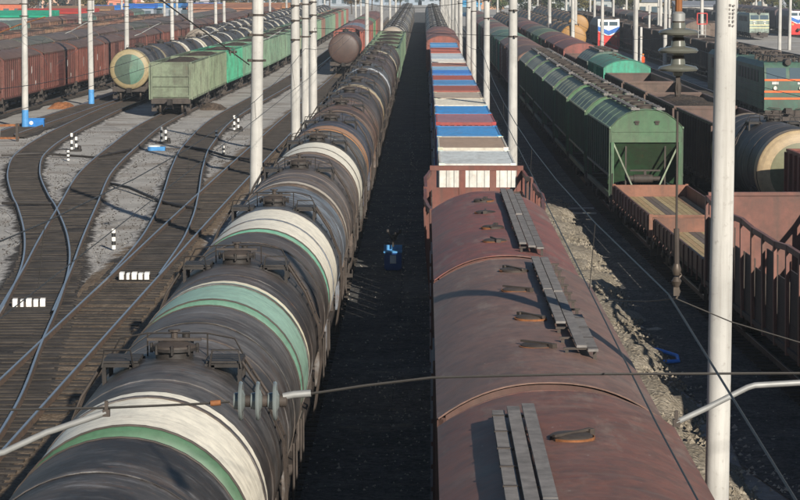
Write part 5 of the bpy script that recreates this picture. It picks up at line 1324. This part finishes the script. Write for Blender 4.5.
WIN = None
def building(px, y, wdt, dep, hgt, wall, roof, style, label, cols=6, floors=3, name='building', cat='building', group=None, rz=0.0):
    root = empty(name, (at(px, y), y, 0), rz); tag(root, label, cat, group)
    q = MB(); q.box(-wdt/2, wdt/2, -dep/2, dep/2, -.2, hgt); ob('wall', q.mesh('wall', M['matt']), root, wall)
    q = MB()
    if style == 'flat': q.box(-wdt/2 - .2, wdt/2 + .2, -dep/2 - .2, dep/2 + .2, hgt + .002, hgt + .45)
    elif style == 'gable': q.prism([(-dep/2 - .4, hgt), (0, hgt + dep * .28), (dep/2 + .4, hgt)], -wdt/2 - .3, wdt/2 + .3, 'x')
    else: q.prism([(-dep/2 - .4, hgt + .2), (-dep/2 - .4, hgt + .32), (dep/2 + .4, hgt + dep * .16 + .1), (dep/2 + .4, hgt + .002), (-dep/2 - .3, hgt + .002)], -wdt/2 - .3, wdt/2 + .3, 'x')
    rf = ob('roof', q.mesh('roof', M['matt']), root, roof)
    if style == 'gable' and wdt > 8:
        q = MB(); q.box(-.3, .3, -.3, .3, 0, 1.5); ob('chimney', q.mesh('chimney', M['matt']), rf, hx('8a5a48'), loc=(wdt * .2, 0, hgt + dep * .2))
    ww = wdt / cols; fh = hgt / max(1, floors)
    for f_ in range(floors):
        for c_ in range(cols):
            o = ob('window', cached('far_window', lambda q: q.box(-.5, .5, -.06, .06, -.5, .5), M['glass']), root, loc=(-wdt/2 + ww * (c_ + .5), -dep/2 - .03, fh * (f_ + .55))); o.scale = (min(1.5, ww * .5), 1, min(1.5, fh * .5))
B = [ # px, y, width, depth, height, wall, roof, style, label, cols, floors
    (12, 640, 12, 8, 4.5, 'd8d2c8', 'b8b4ae', 'gable', 'white house with pale roof at the far left corner', 4, 1),
    (5, 560, 10, 8, 4, 'b4644a', '8a8078', 'gable', 'brick red low house below the white house', 4, 1),
    (70, 700, 14, 10, 9, 'c9a58e', '8a6a5a', 'flat', 'pinkish block of flats behind the two conifers', 6, 3),
    (118, 720, 13, 10, 10, 'c9826a', '9a8a80', 'flat', 'salmon brick block of flats with pale bays', 6, 3),
    (137, 735, 12, 10, 12, 'd4c4b8', 'a09890', 'flat', 'cream block of flats beside the salmon one', 5, 4),
    (90, 820, 26, 12, 16, '9aa0a8', '888c90', 'flat', 'tall grey-blue block far behind the salmon flats', 7, 5),
    (180, 760, 24, 12, 12, 'a8a4a8', '8c8a8c', 'flat', 'long lilac grey block of flats', 8, 4),
    (225, 820, 22, 12, 14, '98a0a8', '80868c', 'flat', 'blue-grey block of flats above the tank row', 7, 4),
    (280, 830, 26, 12, 13, 'a0a8ac', '8a8f92', 'flat', 'pale grey block of flats above the far gondolas', 7, 4),
    (335, 860, 24, 12, 13, '9098a0', '7c848a', 'flat', 'hazy grey block of flats over the short boxcar row', 7, 4),
    (392, 900, 22, 12, 10, '8c98a4', '6c7c8c', 'flat', 'hazy blue-grey shed roofed block at the end of the corridor', 6, 3),
    (445, 900, 20, 12, 12, '98a2ac', '808a94', 'flat', 'hazy grey block behind the container poles', 6, 3),
    (478, 780, 16, 10, 6, 'b0886c', '8a6a58', 'gable', 'tan house behind the container poles', 5, 2),
    (505, 820, 20, 12, 11, 'a4a6a8', '8a8c90', 'flat', 'grey block of flats near the second pole top', 6, 3),
    (560, 830, 24, 12, 14, 'b0b2b0', '94969a', 'flat', 'long pale block of flats over the yellow ended tanks', 8, 4),
    (615, 840, 22, 12, 13, '9c9ea2', '84868a', 'flat', 'mid grey block of flats over the tricolour locomotive', 7, 4),
    (662, 760, 14, 10, 8, 'c0a488', '8f7a68', 'flat', 'tan block of flats behind the hanging discs', 5, 3),
    (705, 820, 22, 12, 13, 'a6a8aa', '8c8e92', 'flat', 'pale block of flats beside the thick pole top', 7, 4),
    (755, 800, 22, 12, 12, 'aaa69e', '8f8a84', 'flat', 'beige grey block of flats over the pale locomotive', 7, 4),
    (800, 760, 20, 12, 10, '8e9298', '7a7e84', 'flat', 'dark grey block at the far picture edge', 6, 3),
    (640, 600, 14, 8, 4, 'b8b4aa', '6a7078', 'gable', 'low pale workshop with dark roof among distant poles', 5, 1),
    (700, 540, 12, 7, 3.6, 'b9b5b0', '7a7e86', 'shed', 'low grey workshop beside the ladder tower', 4, 1),
    (590, 640, 16, 8, 4, '9aa0a0', '5a6a78', 'gable', 'low grey workshop above the yellow ended tanks', 5, 1),
]
for b in B:
    building(b[0], b[1], b[2], b[3], b[4], hx(b[5]), hx(b[6]), b[7], b[8], b[9], b[10], group='buildings of the far town')
S = [(8, 455, 16, 7, 2.6, '7a8a84', '1f9a78', 'long market shed with bright green roof at the picture edge'), (33, 470, 9, 6, 2.6, '8a8a80', '22a07c', 'shorter market shed with bright green roof behind the first blue based pole'),
     (58, 500, 16, 6, 2.6, '8a6a60', 'b0392f', 'market shed with bright red roof below the conifers'), (112, 560, 9, 6, 2.6, '8a8a8a', '2f74c4', 'market shed with blue roof beside the second blue based pole'),
     (139, 575, 8, 6, 2.8, '8a9098', '2a6ac4', 'blue roofed market shed before the salmon flats'), (150, 590, 7, 6, 2.6, '9aa4a8', '8fa4b4', 'pale blue roofed market shed next to a blue one'),
     (156, 600, 9, 6, 2.8, '8a7a50', 'd8a63a', 'market shed with yellow roof before the lilac block'), (174, 590, 9, 6, 2.8, '8a9098', '3f86c8', 'light blue roofed market shed behind the lone conifer'),
     (209, 590, 12, 6, 2.8, '8a9098', '3a7cc8', 'wide blue roofed market shed above the tank row'), (196, 610, 8, 6, 2.6, '9a9aa0', 'a8b4bc', 'pale roofed market shed between two blue ones'),
     (235, 540, 20, 7, 3, '8a6a5a', '9a6a50', 'long rust roofed shed above the far tank row'), (270, 560, 20, 7, 3, '8a7a6a', 'a8754f', 'long orange-brown roofed shed above the far tank row'),
     (80, 530, 14, 6, 2.8, '7a6a5a', '8a6a50', 'brown roofed shed right of the bright red one'), (463, 640, 9, 6, 3, '6aa0c0', '3f9ac8', 'turquoise blue shed behind the container poles')]
for s_ in S:
    building(s_[0], s_[1], s_[2], s_[3], s_[4], hx(s_[5]), hx(s_[6]), 'shed', s_[7], 3, 1, 'market_shed', 'shed', 'roofed sheds beyond the yard')
# low hills closing the view
def hills():
    rows = []
    for j in range(9):
        y = 1150 + j * 200; rows.append([(-1400 + i * 56, y, -1 + 46 * math.sin(j / 8 * PI) * (.55 + .3 * math.sin(i * .41 + 1) + .15 * math.sin(i * 1.3 + j))) for i in range(51)])
    q = MB(); q.sheet(rows); return q.mesh('hills', plain('hill_scrub', (.075, .08, .04, 1), .9, 0, .5, .03, .5, 1.0, .1, world=True), 80)
tag(ob('hills', hills()), kind='structure')
# ---- haze
q = MB(); q.box(-1600, 1600, -120, 3100, -1.2, 62)
hm = bpy.data.materials.new('haze_air'); hm.use_nodes = True; ht_ = hm.node_tree; ht_.nodes.clear()
ho = ht_.nodes.new('ShaderNodeOutputMaterial'); hv = ht_.nodes.new('ShaderNodeVolumePrincipled')
hv.inputs['Color'].default_value = (.80, .90, 1.0, 1); hv.inputs['Density'].default_value = .0002; hv.inputs['Anisotropy'].default_value = 0.0
ht_.links.new(hv.outputs[0], ho.inputs['Volume'])
tag(ob('haze', q.mesh('haze', hm)), 'thin pale haze hanging over the whole yard', 'haze', kind='stuff')
